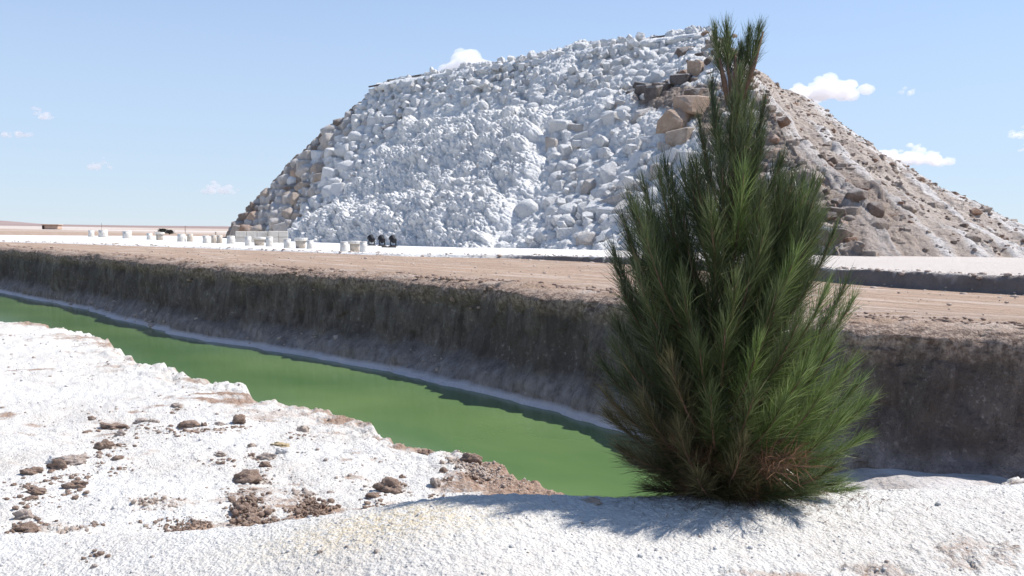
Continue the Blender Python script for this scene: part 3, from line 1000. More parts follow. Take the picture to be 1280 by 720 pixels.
uu = np.concatenate([np.linspace(0, 0.62, 330)[:-1], np.linspace(0.62, 1, 80)]); vv = np.linspace(-0.03, 1.0, 260)
V_, U_ = np.meshgrid(vv, uu, indexing='ij')
P = flank_pt(U_, V_); o_, g_ = flank_off(U_, V_)
brown = np.exp(-((U_ - 0.03) / 0.10) ** 2) * (0.35 + 0.65 * sstep(0.75, 0.3, V_)) + np.exp(-((U_ - 0.17) / 0.06) ** 2 - ((V_ - 0.22) / 0.16) ** 2)
brown = np.clip(brown * (0.5 + vn(P[..., 0] * 0.5, P[..., 1] * 0.5, 309)), 0, 1)
o_ = o_ + brown * (0.16 * dome(P[..., 0] * 0.9, P[..., 1] * 0.9, 310) + 0.16 * dome(P[..., 0] * 2.3, P[..., 1] * 2.3, 311) + 0.08 * dome(P[..., 0] * 5, P[..., 1] * 5, 312) - 0.1)
P[..., 2] += o_ * 0.9 * sstep(0, 0.05, V_ + 0.02); P[..., 1] -= o_ * 0.4
hill_part('earth_flank', grid_mesh('earth_flank', P, MS['flank'], attrs={'gully': np.clip(0.5 + g_, 0, 1), 'brown': brown * 0.6}))
# hidden back and top
bk = Tris()
pts = [HA, HB, HC, RIDGE[2], RIDGE[4], RIDGE[6], np.array([30, 50, -0.1]), np.array([24, 70, -0.1]), np.array([-6, 92, -0.1]), np.array([-24, 84, -0.1]),
       np.array([-4, 76, 11.0]), np.array([14, 60, 10.7])]
pts = [p + np.array([0, 0.35, -0.3]) for p in pts]
bk.add(pts, [(0, 1, 10, 9), (1, 2, 11, 10), (2, 3, 11), (3, 4, 6), (4, 5, 6), (3, 6, 7, 11), (11, 7, 8, 10), (10, 8, 9)])
bo = bk.build('back_slope', MS['flank'], hill); bo.location = -Vector(hill.location)

# boulders, course by course
ROCKS_HARD, ROCKS_SOFT = [], []
for k in range(10):
    V0, F0 = box_rock(500 + k) if k < 6 else hull_rock(500 + k, 15, 7.0, 0.15)
    me = bpy.data.meshes.new('boulder'); me.from_pydata([tuple(v) for v in V0], [], F0); me.materials.append(MS['b_white']); me.update()
    ROCKS_HARD.append((me, V0, F0))
for k in range(12):
    V0, F0 = hull_rock(600 + k, 16, 5.5, 0.21, True)
    me = bpy.data.meshes.new('boulder'); me.from_pydata([tuple(v) for v in V0], [], F0); me.materials.append(MS['b_white'])
    me.polygons.foreach_set('use_smooth', np.ones(len(me.polygons), bool)); me.update()
    ROCKS_SOFT.append((me, V0, F0))


def boulder_mat(u, v, s):
    ul = 0.23 - 0.22 * v
    if u < 0.035 and v < 0.22:
        return random.choice(['b_brown', 'b_dark', 'b_rust', 'b_brown'])
    if v < 0.85 and u < ul * (0.45 + 0.25 * s):
        return random.choice(['b_beige', 'b_beige', 'b_peach', 'b_rust', 'b_pale', 'b_beige', 'b_brown' if v > 0.2 else 'b_dark'])
    if v < 0.85 and u < ul * (0.95 + 0.3 * s):
        return random.choice(['b_pale', 'b_beige', 'b_pale', 'b_pale', 'b_white'])
    if ((u - 0.868) / 0.045) ** 2 + ((v - 0.655) / 0.07) ** 2 < 1 or ((u - 0.905) / 0.03) ** 2 + ((v - 0.70) / 0.05) ** 2 < 1:
        return random.choice(['b_dark', 'b_dark', 'b_brown'])
    if u > 0.925 and 0.3 < v < 0.9:
        return random.choice(['b_brown', 'b_beige', 'b_pale', 'b_peach', 'b_brown', 'b_white'])
    if u > 0.92 and v < 0.3 or u > 0.95 and v < 0.9:
        return random.choice(['b_brown', 'b_beige', 'b_beige', 'b_pale'])
    if u > 0.80 and v < 0.65:
        return random.choice(['b_white'] * 6 + ['b_pale'])
    return 'b_pale' if random.random() < 0.03 else 'b_white'


SPECIAL = [(0.893, 0.474, 1.15, 0.95, 'b_peach', 0.45), (0.922, 0.535, 1.2, 0.95, 'b_peach', 0.55), (0.948, 0.75, 0.8, 0.85, 'b_peach', 0.25), (0.897, 0.41, 1.0, 0.8, 'b_beige', 0.3),
           (0.934, 0.61, 0.9, 0.7, 'b_brown', 0.25), (0.915, 0.70, 0.8, 0.7, 'b_dark', 0.25), (0.866, 0.63, 0.8, 1.2, 'b_dark', 0.25), (0.848, 0.66, 0.75, 1.0, 'b_dark', 0.2), (0.880, 0.67, 0.8, 0.8, 'b_brown', 0.2)]


spots = []
v = 0.035
row = 0
CR_IN = [(u, vv_) for u, vv_ in CRUST]
while v < 0.955:
    big = 1.0 - 0.24 * v
    hgt = 0.98 * big * random.uniform(0.85, 1.15)
    u = random.uniform(0, 0.02)
    rl = float(np.linalg.norm(face_pt(1.0, v) - face_pt(0.0, v)))
    if v > 0.9:
        hgt *= 0.72
    while u < 0.995:
        sz = (0.7 if v > 0.9 else 1.0) * (1.3 if u < 0.22 else 0.62 if u > 0.925 else 0.98) * big * random.choice([0.65, 0.85, 1.0, 1.15, 1.45])
        uc = u + sz / rl / 2
        vc = v + random.uniform(-0.008, 0.008)
        inside = bool(pip(np.array([uc]), np.array([vc]), CRUST)[0])
        dd = float(pdist(np.array([uc * 3]), np.array([vc]), [(a * 3, b) for a, b in CRUST + CRUST[:1]])[0])
        busy = any(abs(uc - q[0]) * rl < 0.5 * (q[2] + sz) * 0.8 and abs(vc - q[1]) * 14.5 < 0.5 * (q[3] + hgt) * 0.8 for q in SPECIAL)
        if not busy and not (inside and dd > 0.06):
            spots.append((uc, vc, sz, hgt))
        u += sz * 0.90 / rl
    v += hgt * 0.80 / 14.5
    row += 1
bould = []
for (u, v, sz, hgt) in spots:
    p, nn = face_frame(u, v)
    nn = Vector(nn); p = Vector(p)
    s = random.random()
    mk = boulder_mat(u, v, s)
    hard = mk not in ('b_white',) or random.random() < 0.28
    src = random.choice(ROCKS_HARD if hard else ROCKS_SOFT) if u > 0.22 else random.choice(ROCKS_HARD + ROCKS_SOFT[:5])
    h_ = hgt * (0.72 if u > 0.925 else 1) * random.uniform(0.8, 1.2) * (1.12 if hard else 1.0)
    hx = Vector((ROW[0], ROW[1], 0)).normalized(); hz = Vector((0, 0, 1)); hy = hz.cross(hx)
    Rm = Matrix((hx, hy, hz)).transposed()
    ja = 0.13 if u < 0.25 else 0.17
    Rm = Rm @ Matrix.Rotation(random.gauss(0, ja), 3, 'X') @ Matrix.Rotation(random.gauss(0, ja), 3, 'Y') @ Matrix.Rotation(random.gauss(0, 0.25), 3, 'Z')
    if random.random() < 0.5:
        Rm = Rm @ Matrix.Rotation(math.pi, 3, 'Z')
    S = Matrix.Diagonal((sz * 1.04, sz * random.uniform(0.8, 1.0), h_ * 1.05))
    loc = p + nn * (random.uniform(-0.05, 0.18) if u < 0.22 else random.uniform(-0.24, 0.06))
    area = sz * h_ / loc.length ** 2
    bould.append((area, src, mk, loc, (Rm @ S)))
# the big clean blocks and dark ones by the right corner
for (u, v, w_, h_, mk, out) in SPECIAL:
    p, nn = face_frame(u, v)
    Rm = Matrix.Rotation(-0.75 + random.uniform(-0.2, 0.2), 3, 'Z') @ Matrix.Rotation(random.uniform(-0.12, 0.12), 3, 'Y')
    bould.append((9, ROCKS_HARD[int(u * 1000) % 6], mk, Vector(p) + Vector(nn) * out, Rm @ Matrix.Diagonal((w_, w_ * 0.9, h_))))
bould.sort(key=lambda b: -b[0])
RESTB = {}
for i, (ar, (me, V0, F0), mk, loc, RS) in enumerate(bould):
    if i < 240:
        o = link('boulder', me, hill)
        o.matrix_local = Matrix.Translation(loc - Vector(hill.location)) @ RS.to_4x4()
        o.material_slots[0].link = 'OBJECT'; o.material_slots[0].material = MS[mk]
    else:
        VV = V0 @ np.array(RS).T + np.array(loc)
        RESTB.setdefault(mk if mk in ('b_white',) else 'b_pale' if mk in ('b_pale', 'b_beige', 'b_peach') else 'b_brown', Tris()).add(VV, F0)
for mk, tr in RESTB.items():
    o = tr.build('small_boulders', MS[mk], hill, True); o.location = -Vector(hill.location); o['kind'] = 'stuff'

# fine white rubble between the boulders
rub = Tris()
for _ in range(900):
    u, v = random.uniform(0.1, 0.86), random.uniform(0.0, 1.02)
    if pip(np.array([u]), np.array([v]), CRUST)[0]:
        continue
    p, nn = face_frame(u, v)
    me, V0, F0 = random.choice(ROCKS_HARD[:5])
    R0 = np.array(Matrix.Rotation(random.uniform(0, 6), 3, Vector((random.gauss(0, 1), random.gauss(0, 1), random.gauss(0, 1))).normalized()))
    s = random.choice([0.22, 0.3, 0.4, 0.5])
    rub.add((V0 * np.array([1, 0.9, 0.8]) * s) @ R0.T + p + nn * random.uniform(0.15, 0.5), F0)
o = rub.build('salt_rubble', MS['b_white'], hill); o.location = -Vector(hill.location); o['kind'] = 'stuff'
# crumbly salt lip along the top edge
uc_ = np.linspace(-0.01, 1.0, 700); wc_ = np.linspace(0, 2 * math.pi, 14)
UC, WC = np.meshgrid(uc_, wc_, indexing='ij')
PC, NC = face_frame(UC, np.full_like(UC, 0.992))
aa = PC @ ROW
rc = 0.42 + 0.10 * fbm(aa * 0.5, aa * 0, 3, 401) + 0.16 * dome(aa * 1.5, WC * 0.8, 402) + 0.08 * dome(aa * 4, WC * 2, 403)
taper = np.minimum(1, np.minimum(UC + 0.03, 1.02 - UC) / 0.03)
outc = np.array([NC[..., 0].mean(), NC[..., 1].mean(), 0]); outc /= np.linalg.norm(outc)
PCR = PC + (np.cos(WC) * rc * 1.2 * taper)[..., None] * outc + np.stack([0 * UC, 0 * UC, (np.sin(WC) * 0.55 * rc * taper - 0.12)], -1)
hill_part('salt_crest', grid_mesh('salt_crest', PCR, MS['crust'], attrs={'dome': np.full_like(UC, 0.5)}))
lip = Tris()
for k in range(300):
    u = random.uniform(-0.005, 1.0)
    p = face_pt(u, random.uniform(0.985, 1.02))
    me, V0, F0 = random.choice(ROCKS_HARD[:5])
    s = random.choice([0.15, 0.22, 0.3])
    lip.add(V0 * np.array([1.3, 1, 0.6]) * s + p + np.array([0, random.uniform(-0.2, 0.5), random.uniform(-0.12, 0.0)]), F0)
o = lip.build('salt_lip', MS['b_white'], hill); o.location = -Vector(hill.location); o['kind'] = 'stuff'

# rocks lying on the flank
scat = {'b_brown': Tris(), 'b_beige': Tris(), 'b_rust': Tris()}
nbig = 0
cands = []
for _ in range(2000):
    u = random.random() ** 1.3 * 0.75; v = random.uniform(0.01, 0.995)
    s = min(0.7, 0.06 + random.expovariate(1 / 0.06))
    if u < 0.08 or ((u - 0.17) / 0.08) ** 2 + ((v - 0.22) / 0.18) ** 2 < 1:
        s *= 1.7
    cands.append((s, u, v))
cands.sort(reverse=True)
for i, (s, u, v) in enumerate(cands):
    p = flank_pt(u, v); off, _g = flank_off(np.array(u), np.array(v))
    p = p + np.array([0, -0.4 * off, 0.9 * off])
    me, V0, F0 = random.choice(ROCKS_HARD)
    Rr_ = Matrix.Rotation(random.uniform(0, 6), 3, 'Z') @ Matrix.Rotation(random.uniform(-0.7, 0.7), 3, 'X')
    S = Matrix.Diagonal((s, s * 0.8, s * 0.62))
    mk = random.choice(['b_brown', 'b_beige', 'b_beige', 'b_beige', 'b_rust'])
    if i < 52:
        o = link('rock', me, hill)
        o.matrix_local = Matrix.Translation(Vector(p) - Vector(hill.location)) @ (Rr_ @ S).to_4x4()
        o.material_slots[0].link = 'OBJECT'; o.material_slots[0].material = MS[mk]
    else:
        scat[mk].add(V0 @ np.array(Rr_ @ S).T + p, F0)
# broken rock along the corner where the flank meets the boulder face
for k in range(260):
    v = random.random(); u = 1.0 + random.gauss(0, 0.022)
    p, nn = face_frame(min(u, 1.0), v)
    p = p + ROW * (u - 1.0) * 40 * 0.6 + nn * random.uniform(-0.25, 0.3)
    s = min(0.85, 0.14 + random.expovariate(1 / 0.17))
    me, V0, F0 = random.choice(ROCKS_HARD)
    Rr_ = Matrix.Rotation(random.uniform(0, 6), 3, 'Z') @ Matrix.Rotation(random.uniform(-0.8, 0.8), 3, 'X')
    scat[random.choice(['b_brown', 'b_beige', 'b_beige', 'b_rust'])].add(V0 @ np.array(Rr_ @ Matrix.Diagonal((s, s * 0.85, s * 0.7))).T + p, F0)
# the outcrop of brown rock low beside the corner
for k in range(15):
    u, v = random.uniform(0.015, 0.20), random.uniform(0.04, 0.36)
    p = flank_pt(u, v); off, _g = flank_off(np.array(u), np.array(v))
    p = p + np.array([0, -0.4 * off - 0.05, 0.9 * off + 0.05])
    s = random.uniform(0.3, 0.75)
    o = link('rock', random.choice(ROCKS_SOFT if k % 2 else ROCKS_HARD)[0], hill)
    Rr_ = Matrix.Rotation(random.uniform(0, 6), 3, 'Z') @ Matrix.Rotation(random.uniform(-0.5, 0.5), 3, 'X')
    o.matrix_local = Matrix.Translation(Vector(p) - Vector(hill.location)) @ (Rr_ @ Matrix.Diagonal((s, s * 0.85, s * 0.75))).to_4x4()
    o.material_slots[0].link = 'OBJECT'; o.material_slots[0].material = MS[random.choice(['b_brown', 'b_brown', 'b_rust', 'b_beige'])]
for mk, tr in scat.items():
    o = tr.build('loose_stones', MS[mk], hill); o.location = -Vector(hill.location); o['kind'] = 'stuff'

# pipe along the top edge, sticking out on the left
pp = [Vector(atd(461, 108.5, 66.2)), Vector(atd(488, 103.5, 65.6))]
for u in np.linspace(0.04, 0.94, 14):
    q = face_pt(u, 1.0) + np.array([0.1, 0.2, 0.30 + random.uniform(-0.03, 0.03)])
    pp.append(Vector(q))
pt = Tris(); pt.add(*tube(pp, 0.055, 8))
tag(pt.build('pipe', MS['iron'], None, True), 'thin dark pipe along the top edge of the salt hill, jutting out at left', 'pipe')

# pale slatted stack at the top right corner, behind the pine's tip
sl_loc = Vector(atd(928, 80, 47.6))
slat_root = thing('slatted_crate', 'pale slatted crate on the hilltop, half hidden behind the tip of the pine', 'crate', sl_loc, -0.4)
for k in range(4):
    t_ = Tris(); t_.add(*box(0, 0, 0.10 + k * 0.17, 0.75, 0.5, 0.085, 0.01)); t_.build('slat', MS['slat'], slat_root)
for sx in (-0.33, 0.33):
    t_ = Tris(); t_.add(*box(sx, 0.02, 0.02, 0.06, 0.42, 1.35)); t_.build('post', MS['slat'], slat_root)

# ------------------------------------------------------------------ stools, tables, floodlights and far things
def plat_z(x, y):
    i = np.argmin((SX - x) ** 2 + (SY - y) ** 2)
    return float(SZ.ravel()[i])


def ground_at(px, py):
    z = 0.02
    for _ in range(4):
        p = at(px, py, z); z = plat_z(p.x, p.y)
    return Vector((p.x, p.y, z))


def stone_drum(name, x0, x1, ytop, ybot, mat, label, cat, group, flare=0.0, slab=False, seed=0):
    p = ground_at((x0 + x1) / 2, ybot)
    w = (x1 - x0) * p.y / FPX; h = max(0.25, (ybot - ytop) * p.y / FPX)
    r = w / 2
    root = thing(name, label, cat, (p.x, p.y + r, p.z - 0.01), 0, group)
    b = Tris()
    if slab:
        b.add(*lathe([(r * 0.72, 0), (r * 0.78, h * 0.4), (r * 0.8, h * 0.72)], 18, 0.03, seed))
        b.build('base', MS[mat], root, True)
        t = Tris(); t.add(*lathe([(r * 0.95, h * 0.72), (r * 1.06, h * 0.76), (r * 1.06, h * 0.95), (r, h)], 22, 0.02, seed + 1))
        t.build('table_top', MS['stool'], root)
    else:
        b.add(*lathe([(r * 0.98, 0), (r * 1.0, h * 0.12), (r * 0.95, h * 0.5), (r * 0.98, h * 0.9)], 18, 0.025, seed))
        b.build('drum', MS[mat], root, True)
        t = Tris(); t.add(*lathe([(r * 0.98, h * 0.9), (r * 0.99, h * 0.955), (r * 0.9, h)], 18, 0.02, seed + 1))
        t.build('seat', MS['stool'], root)
    return root


SG, TG = 'round stone stools in front of the salt hill', 'round stone tables between the stools'
ST = [
    (109, 116, 287.5, 296, 'stool', 'small pale round stool, the leftmost of the row before the hill'),
    (121, 132, 287, 296.5, 'stool', 'wide pale round stool, second from the left end of the row'),
    (151, 162, 288.5, 298, 'stool', 'wide pale round stool standing alone, third from the left'),
    (182, 189, 291, 299.5, 'stool', 'narrow pale stool just left of the leftmost stone table'),
    (220, 230, 292, 302, 'stool', 'pale round stool directly right of the dark bushes'),
    (232.5, 240, 292, 302, 'table', 'beige stool beside a pale one, right of the dark bushes'),
    (252, 260, 294, 304, 'stool', 'pale stool just left of the pair of touching beige stools'),
    (263, 269.5, 293.5, 304, 'table', 'left one of two touching beige stools left of the cut block wall'),
    (270, 277, 293.5, 304, 'table', 'right one of two touching beige stools left of the cut block wall'),
    (282, 292, 294.5, 304.5, 'stool', 'pale round stool in front of the left end of the cut block wall'),
    (305, 313, 295, 307, 'stool', 'pale stool left of the beige table before the cut block wall'),
    (331, 340, 295.5, 308, 'stool', 'pale stool right of the beige table before the cut block wall'),
    (353.5, 362.5, 298, 310, 'stool', 'pale stool just past the right end of the cut block wall'),
    (382.5, 391, 300, 311, 'stool', 'pale stool right of the tall cup shaped table'),
    (424, 434, 301.5, 314.5, 'stool', 'white stool left of the rightmost stone table'),
    (449, 458, 301.5, 315, 'stool', 'white stool right of the rightmost stone table, nearest the floodlights'),
]
for i, (a, b, c, d, mk, lb) in enumerate(ST):
    stone_drum('stone_stool', a, b, c, d, mk, lb, 'stool', SG, seed=i * 3)
for i, (a, b, c, d, lb) in enumerate([(192, 203, 290, 300, 'leftmost round stone table, shaded on its left, by the dark bushes'),
                                      (314, 330, 296, 307, 'beige round table between two stools before the cut block wall'),
                                      (366, 382, 297, 310.5, 'tall cup shaped stone table right of the cut block wall'),
                                      (434, 450, 301, 314.5, 'rightmost beige round table between two white stools')]):
    stone_drum('stone_table', a, b, c, d, 'table', lb, 'table', TG, slab=True, seed=90 + i)

# low wall of cut salt blocks: two long courses and a stub that steps forward
bw0, bw1 = ground_at(290, 303), ground_at(356, 303.5)
wall_root = thing('block_wall', 'low wall of cut beige salt blocks at the left foot of the hill', 'wall', ((bw0 + bw1) / 2 + Vector((0, 0.6, -0.02))), math.atan2(bw1.y - bw0.y, bw1.x - bw0.x))
wl_ = (bw1 - bw0).length; wh = 14.5 * bw0.y / FPX
x = -wl_ / 2
for k in range(5):
    w_ = wl_ / 5
    for c in range(2):
        t_ = Tris(); t_.add(*box(x + w_ / 2, random.uniform(-0.02, 0.02), wh * (0.25 + 0.5 * c), w_ - 0.012, 0.5, wh * 0.5 - 0.006, 0.02)); t_.build('salt_block', MS['block'], wall_root)
    x += w_
for k in range(2):
    for c in range(2):
        t_ = Tris(); t_.add(*box(wl_ / 2 - 0.28 - k * 0.5, -0.52, 0.17 + 0.32 * c, 0.49, 0.5, 0.31, 0.02)); t_.build('salt_block', MS['block'], wall_root)

# three black floodlights on a rail
for i, (x0, x1, yt, yb, lb) in enumerate([(460.5, 468.5, 294.5, 307, 'left of three black floodlights, by the stone table'), (473.5, 481.5, 295, 307.5, 'middle one of the three black floodlights at the hill foot'),
                                          (487.5, 495.5, 295, 308, 'right of three black floodlights at the hill foot')]):
    p = ground_at((x0 + x1) / 2, yb)
    w = (x1 - x0) * p.y / FPX; h = (yb - yt) * p.y / FPX
    r = thing('floodlight', lb, 'floodlight', (p.x, p.y, p.z - 0.005), 0.75, 'black floodlights aimed at the hill')
    t_ = Tris(); t_.add(*box(0, 0, 0.02, w * 1.1, w * 0.9, 0.04, 0.008)); t_.build('base', MS['black'], r)
    yk = Tris()
    for s in (-1, 1):
        yk.add(*box(s * w * 0.5, 0, 0.04 + h * 0.3, 0.025, 0.06, h * 0.6))
    yk.add(*box(0, 0, 0.055, w, 0.06, 0.03)); yk.build('yoke', MS['black'], r)
    V0, F0 = lathe([(w * 0.28, -w * 0.5), (w * 0.44, -w * 0.35), (w * 0.47, 0), (w * 0.5, w * 0.42), (w * 0.55, w * 0.5)], 16)
    Rt = Matrix.Rotation(math.radians(-52), 3, 'X')
    hd = Tris(); hd.add([Rt @ Vector(q) + Vector((0, 0, h * 0.66)) for q in V0], F0); hd.build('lamp_housing', MS['black'], r)
    gl = Tris(); V0, F0 = lathe([(w * 0.5, w * 0.503), (w * 0.48, w * 0.53)], 16)
    gl.add([Rt @ Vector(q) + Vector((0, 0, h * 0.66)) for q in V0], F0); gl.build('lens', MS['glass'], r)
p = ground_at(486, 309.5)
t_ = Tris(); t_.add(*box(0, 0, 0.03, 0.62, 0.08, 0.06, 0.006))
tag(t_.build('rail', MS['iron'], None, False, p), 'low dark rail lying on white salt before the floodlights', 'rail')

# far things on the plain
p = at(62, 286.6, 0.0)
hut = thing('mud_hut', 'low brown mud hut far off on the plain, left of every stool', 'hut', p, 0.1)
t_ = Tris(); t_.add(*box(0, 1.2, 0.42, 3.0, 2.2, 0.84, 0.12)); t_.build('wall', MS['hut'], hut)
t_ = Tris(); t_.add(*box(0.05, 1.2, 0.9, 3.3, 2.5, 0.14, 0.05)); t_.build('roof', MS['hut'], hut)
t_ = Tris(); t_.add(*box(-1.2, 0.08, 0.34, 0.42, 0.06, 0.66)); t_.build('doorway', MS['shade'], hut)


def shrub(name, p, w, h, mat, label, n=520):
    root = thing(name, label, 'bush' if name == 'dark_bush' else 'seedling', p, 0)
    st = Tris()
    for k in range(5):
        q = Vector((random.uniform(-w, w) * 0.3, random.uniform(-w, w) * 0.2, h * 0.6))
        st.add(*tube([(0, 0, -0.03), q * 0.5 + Vector((0, 0, 0.05)), q], [w * 0.03, w * 0.022, w * 0.012], 5))
    st.build('stem', MS['bark'], root)
    lf = Tris()
    for k in range(n):
        c = Vector((random.gauss(0, 0.24) * w, random.gauss(0, 0.2) * w, h * (0.12 + 0.8 * random.random() ** 0.8)))
        c.x *= 1.2 - 0.6 * c.z / h
        s = w * random.uniform(0.04, 0.09)
        d1 = Vector((random.gauss(0, 1), random.gauss(0, 1), random.gauss(0.3, 1))).normalized() * s
        d2 = d1.cross(Vector((random.gauss(0, 1), random.gauss(0, 1), random.gauss(0, 1)))).normalized() * s * 0.5
        lf.add([c - d1, c + d2, c + d1, c - d2], [(0, 1, 2, 3)])
    lf.build('leaves', MS[mat], root)


shrub('dark_bush', at(203, 292, 0), 1.15, 0.60, 'bush', 'left and taller of two dark bushes behind the stone stools')
shrub('dark_bush', at(212, 293, 0), 0.95, 0.5, 'bush', 'right and lower of two dark bushes behind the stone stools')
for px, yt, yb, lb in ((127, 278.5, 288, 'thin dry seedling behind the second stool from the left'), (231.5, 282.5, 293, 'thin dry seedling right of the dark bushes'),
                       (375, 285, 299, 'thin brown seedling behind the cup shaped stone table'), (269.5, 290, 296, 'thin dry seedling behind the touching beige stools')):
    p = at(px, yb, 0.0)
    h = (yb - yt) * p.y / FPX
    root = thing('seedling', lb, 'seedling', p, 0, 'thin seedlings planted by the stools')
    t_ = Tris(); t_.add(*tube([(0, 0, -0.02), (0.01, 0, h * 0.5), (0.02, 0, h)], [0.03, 0.022, 0.012], 5)); t_.build('stem', MS['twig'], root)
    lf = Tris()
    for k in range(60):
        c = Vector((random.gauss(0, 0.05), random.gauss(0, 0.05), h * random.uniform(0.35, 1.0)))
        d1 = Vector((random.gauss(0, 1), random.gauss(0, 1), random.gauss(0.6, 0.6))).normalized() * 0.05
        d2 = d1.cross(Vector((0.3, 1, 0.2))).normalized() * 0.012
        lf.add([c, c + d1 * 0.5 + d2, c + d1, c + d1 * 0.5 - d2], [(0, 1, 2, 3)])
    lf.build('leaves', MS['sap'], root)

# ------------------------------------------------------------------ clods on the near bank
def lump_mesh(seed, sub=3, amp=0.28, fr=2.2):
    bm = bmesh.new()
    bmesh.ops.create_icosphere(bm, subdivisions=sub, radius=0.5)
    V0 = np.array([v.co[:] for v in bm.verts]); bm.verts.index_update()
    F0 = [[v.index for v in f.verts] for f in bm.faces]
    bm.free()
    a = fbm(V0[:, 0] * fr + seed, V0[:, 1] * fr + V0[:, 2] * 1.7 * fr, 3, seed) + fbm(V0[:, 2] * fr - seed, V0[:, 0] * fr * 1.3 + V0[:, 1] * fr, 3, seed + 7)
    b = fbm(V0[:, 0] * fr * 4 + seed, V0[:, 1] * fr * 4 + V0[:, 2] * fr * 5, 2, seed + 3)
    return V0 * (1 + amp * a + amp * 0.35 * b)[:, None], F0


for i, (px, py, w_, h_, mk, lb) in enumerate(CL):
    p = on_bank(px, py - h_ * 0.2)
    dd = p.y / FPX
    W, Hh = w_ * dd * 1.0, h_ * dd * 1.05
    V0, F0 = lump_mesh(700 + i, 4, 0.46, 2.6)
    V0 = V0 * np.array([W, max(W * 0.62, Hh), Hh * 1.15])
    me = bpy.data.meshes.new('clod'); me.from_pydata([tuple(v) for v in V0], [], F0)
    me.polygons.foreach_set('use_smooth', np.ones(len(me.polygons), bool)); me.materials.append(MS[mk]); me.update()
    o = link('clod', me, None, p + Vector((0, 0, Hh * 0.14)))
    o.rotation_euler = (random.uniform(-0.1, 0.1), random.uniform(-0.12, 0.12), random.uniform(-0.25, 0.25))
    tag(o, lb, 'clod', 'earth clods scattered on the salt bank')

PILES = [  # px, py(center), w, h, count, size px, mat, label
    (233, 660, 66, 22, 420, 4.5, 'clod', 'low heap of fine brown crumbs left of the dark crumbly hole'),
    (310, 638, 46, 32, 260, 7.5, 'clod', 'dark crumbly heap of brown lumps at the foot of the berm'),
    (332, 656, 66, 16, 260, 5, 'clod', 'scatter of brown crumbs in front of the dark crumbly heap'),
    (392, 640, 54, 28, 330, 6, 'clod', 'heap of brown pebbly crumbs right of the dark crumbly heap'),
    (380, 618, 40, 10, 60, 6, 'clod_grey', 'thin scatter of crumbs above the pebbly heap'),
    (196, 629, 64, 16, 160, 5, 'clod_pale', 'flat gravelly patch above the heap of fine crumbs'),
    (90, 664, 40, 10, 60, 5, 'clod_pale', 'pale streak of crumbs at the lower left'),
    (640, 600, 110, 22, 900, 4.5, 'clod_grey', 'ridge of brown rubble along the bank edge right of the white lump'),
    (690, 615, 70, 14, 500, 4, 'clod_pale', 'tail of pale rubble on the bank edge running towards the pine'),
    (600, 590, 70, 22, 500, 4.5, 'clod_pale', 'pale rubble round the brown rock on the bank edge'),
]
SMALL = []
for k in range(6):
    bm = bmesh.new(); bmesh.ops.create_icosphere(bm, subdivisions=1, radius=0.5); bm.verts.index_update()
    SMALL.append((np.array([v.co[:] for v in bm.verts]) * (1 + 0.5 * (rng.random((12, 1)) - 0.5)) if len(bm.verts) == 12 else np.array([v.co[:] for v in bm.verts]) * (1 + 0.45 * (rng.random((len(bm.verts), 1)) - 0.5)),
                  [[v.index for v in f.verts] for f in bm.faces]))
    bm.free()
for i, (px, py, w_, h_, n, s_, mk, lb) in enumerate(PILES):
    tr = Tris()
    c0 = on_bank(px, py); dd = c0.y / FPX
    XS, YS, SS = [], [], []
    for k in range(n):
        qx, qy = px + random.gauss(0, 0.27) * w_, py + random.gauss(0, 0.27) * h_
        if i in (7, 8, 9):
            qy += (qx - px) * 0.30
        d = ray(qx, qy); z0 = c0.z
        q = EYE + d * ((z0 - EYE.z) / d.z)
        XS.append(q.x); YS.append(q.y); SS.append(min(2.0, 0.3 + random.expovariate(2.2)) * s_ * dd * 0.85)
    ZS = near_parts(np.array(XS), np.array(YS))[0]
    for x, y, z, s in zip(XS, YS, ZS, SS):
        V0, F0 = random.choice(SMALL)
        cen = max(0, 1 - ((x - c0.x) / (w_ * 0.4 * dd)) ** 2) if i in (1, 3) else 0
        Rr_ = np.array(Matrix.Rotation(random.uniform(0, 6), 3, 'Z') @ Matrix.Rotation(random.uniform(0, 6), 3, 'X'))
        tr.add((V0 * np.array([1, 0.9, 0.75]) * s) @ Rr_.T + np.array([x, y, z + s * 0.15 + cen * random.uniform(0, 0.03)]), F0)
    V_all = np.array(tr.V)
    org = Vector((c0.x, c0.y, c0.z))
    tr.V = [tuple(v) for v in (V_all - np.array(org))]
    ho = tag(tr.build('crumb_heap', MS[mk], None, True, org), lb, 'rubble', 'heaps of earth crumbs on the salt bank'); ho['kind'] = 'stuff'

tr = Tris()
pts_ = []
for qx, qy, sx, sy in STAIN:
    for k in range(int(14 + 260 * sx)):
        pts_.append((qx + random.gauss(0, 0.9) * sx, qy + random.gauss(0, 0.75) * sy, min(0.016, 0.0025 + random.expovariate(1 / 0.004))))
pts_ = np.array(pts_)
zz_ = near_parts(pts_[:, 0], pts_[:, 1])[0]
for (x, y, s), z in zip(pts_, zz_):
    V0, F0 = random.choice(SMALL)
    tr.add(V0 * np.array([1.2, 1, 0.75]) * s * 1.6 + np.array([x, y, z + s * 0.2]), F0)
o = tr.build('clod_crumbs', MS['clod'], None, True); o['kind'] = 'stuff'
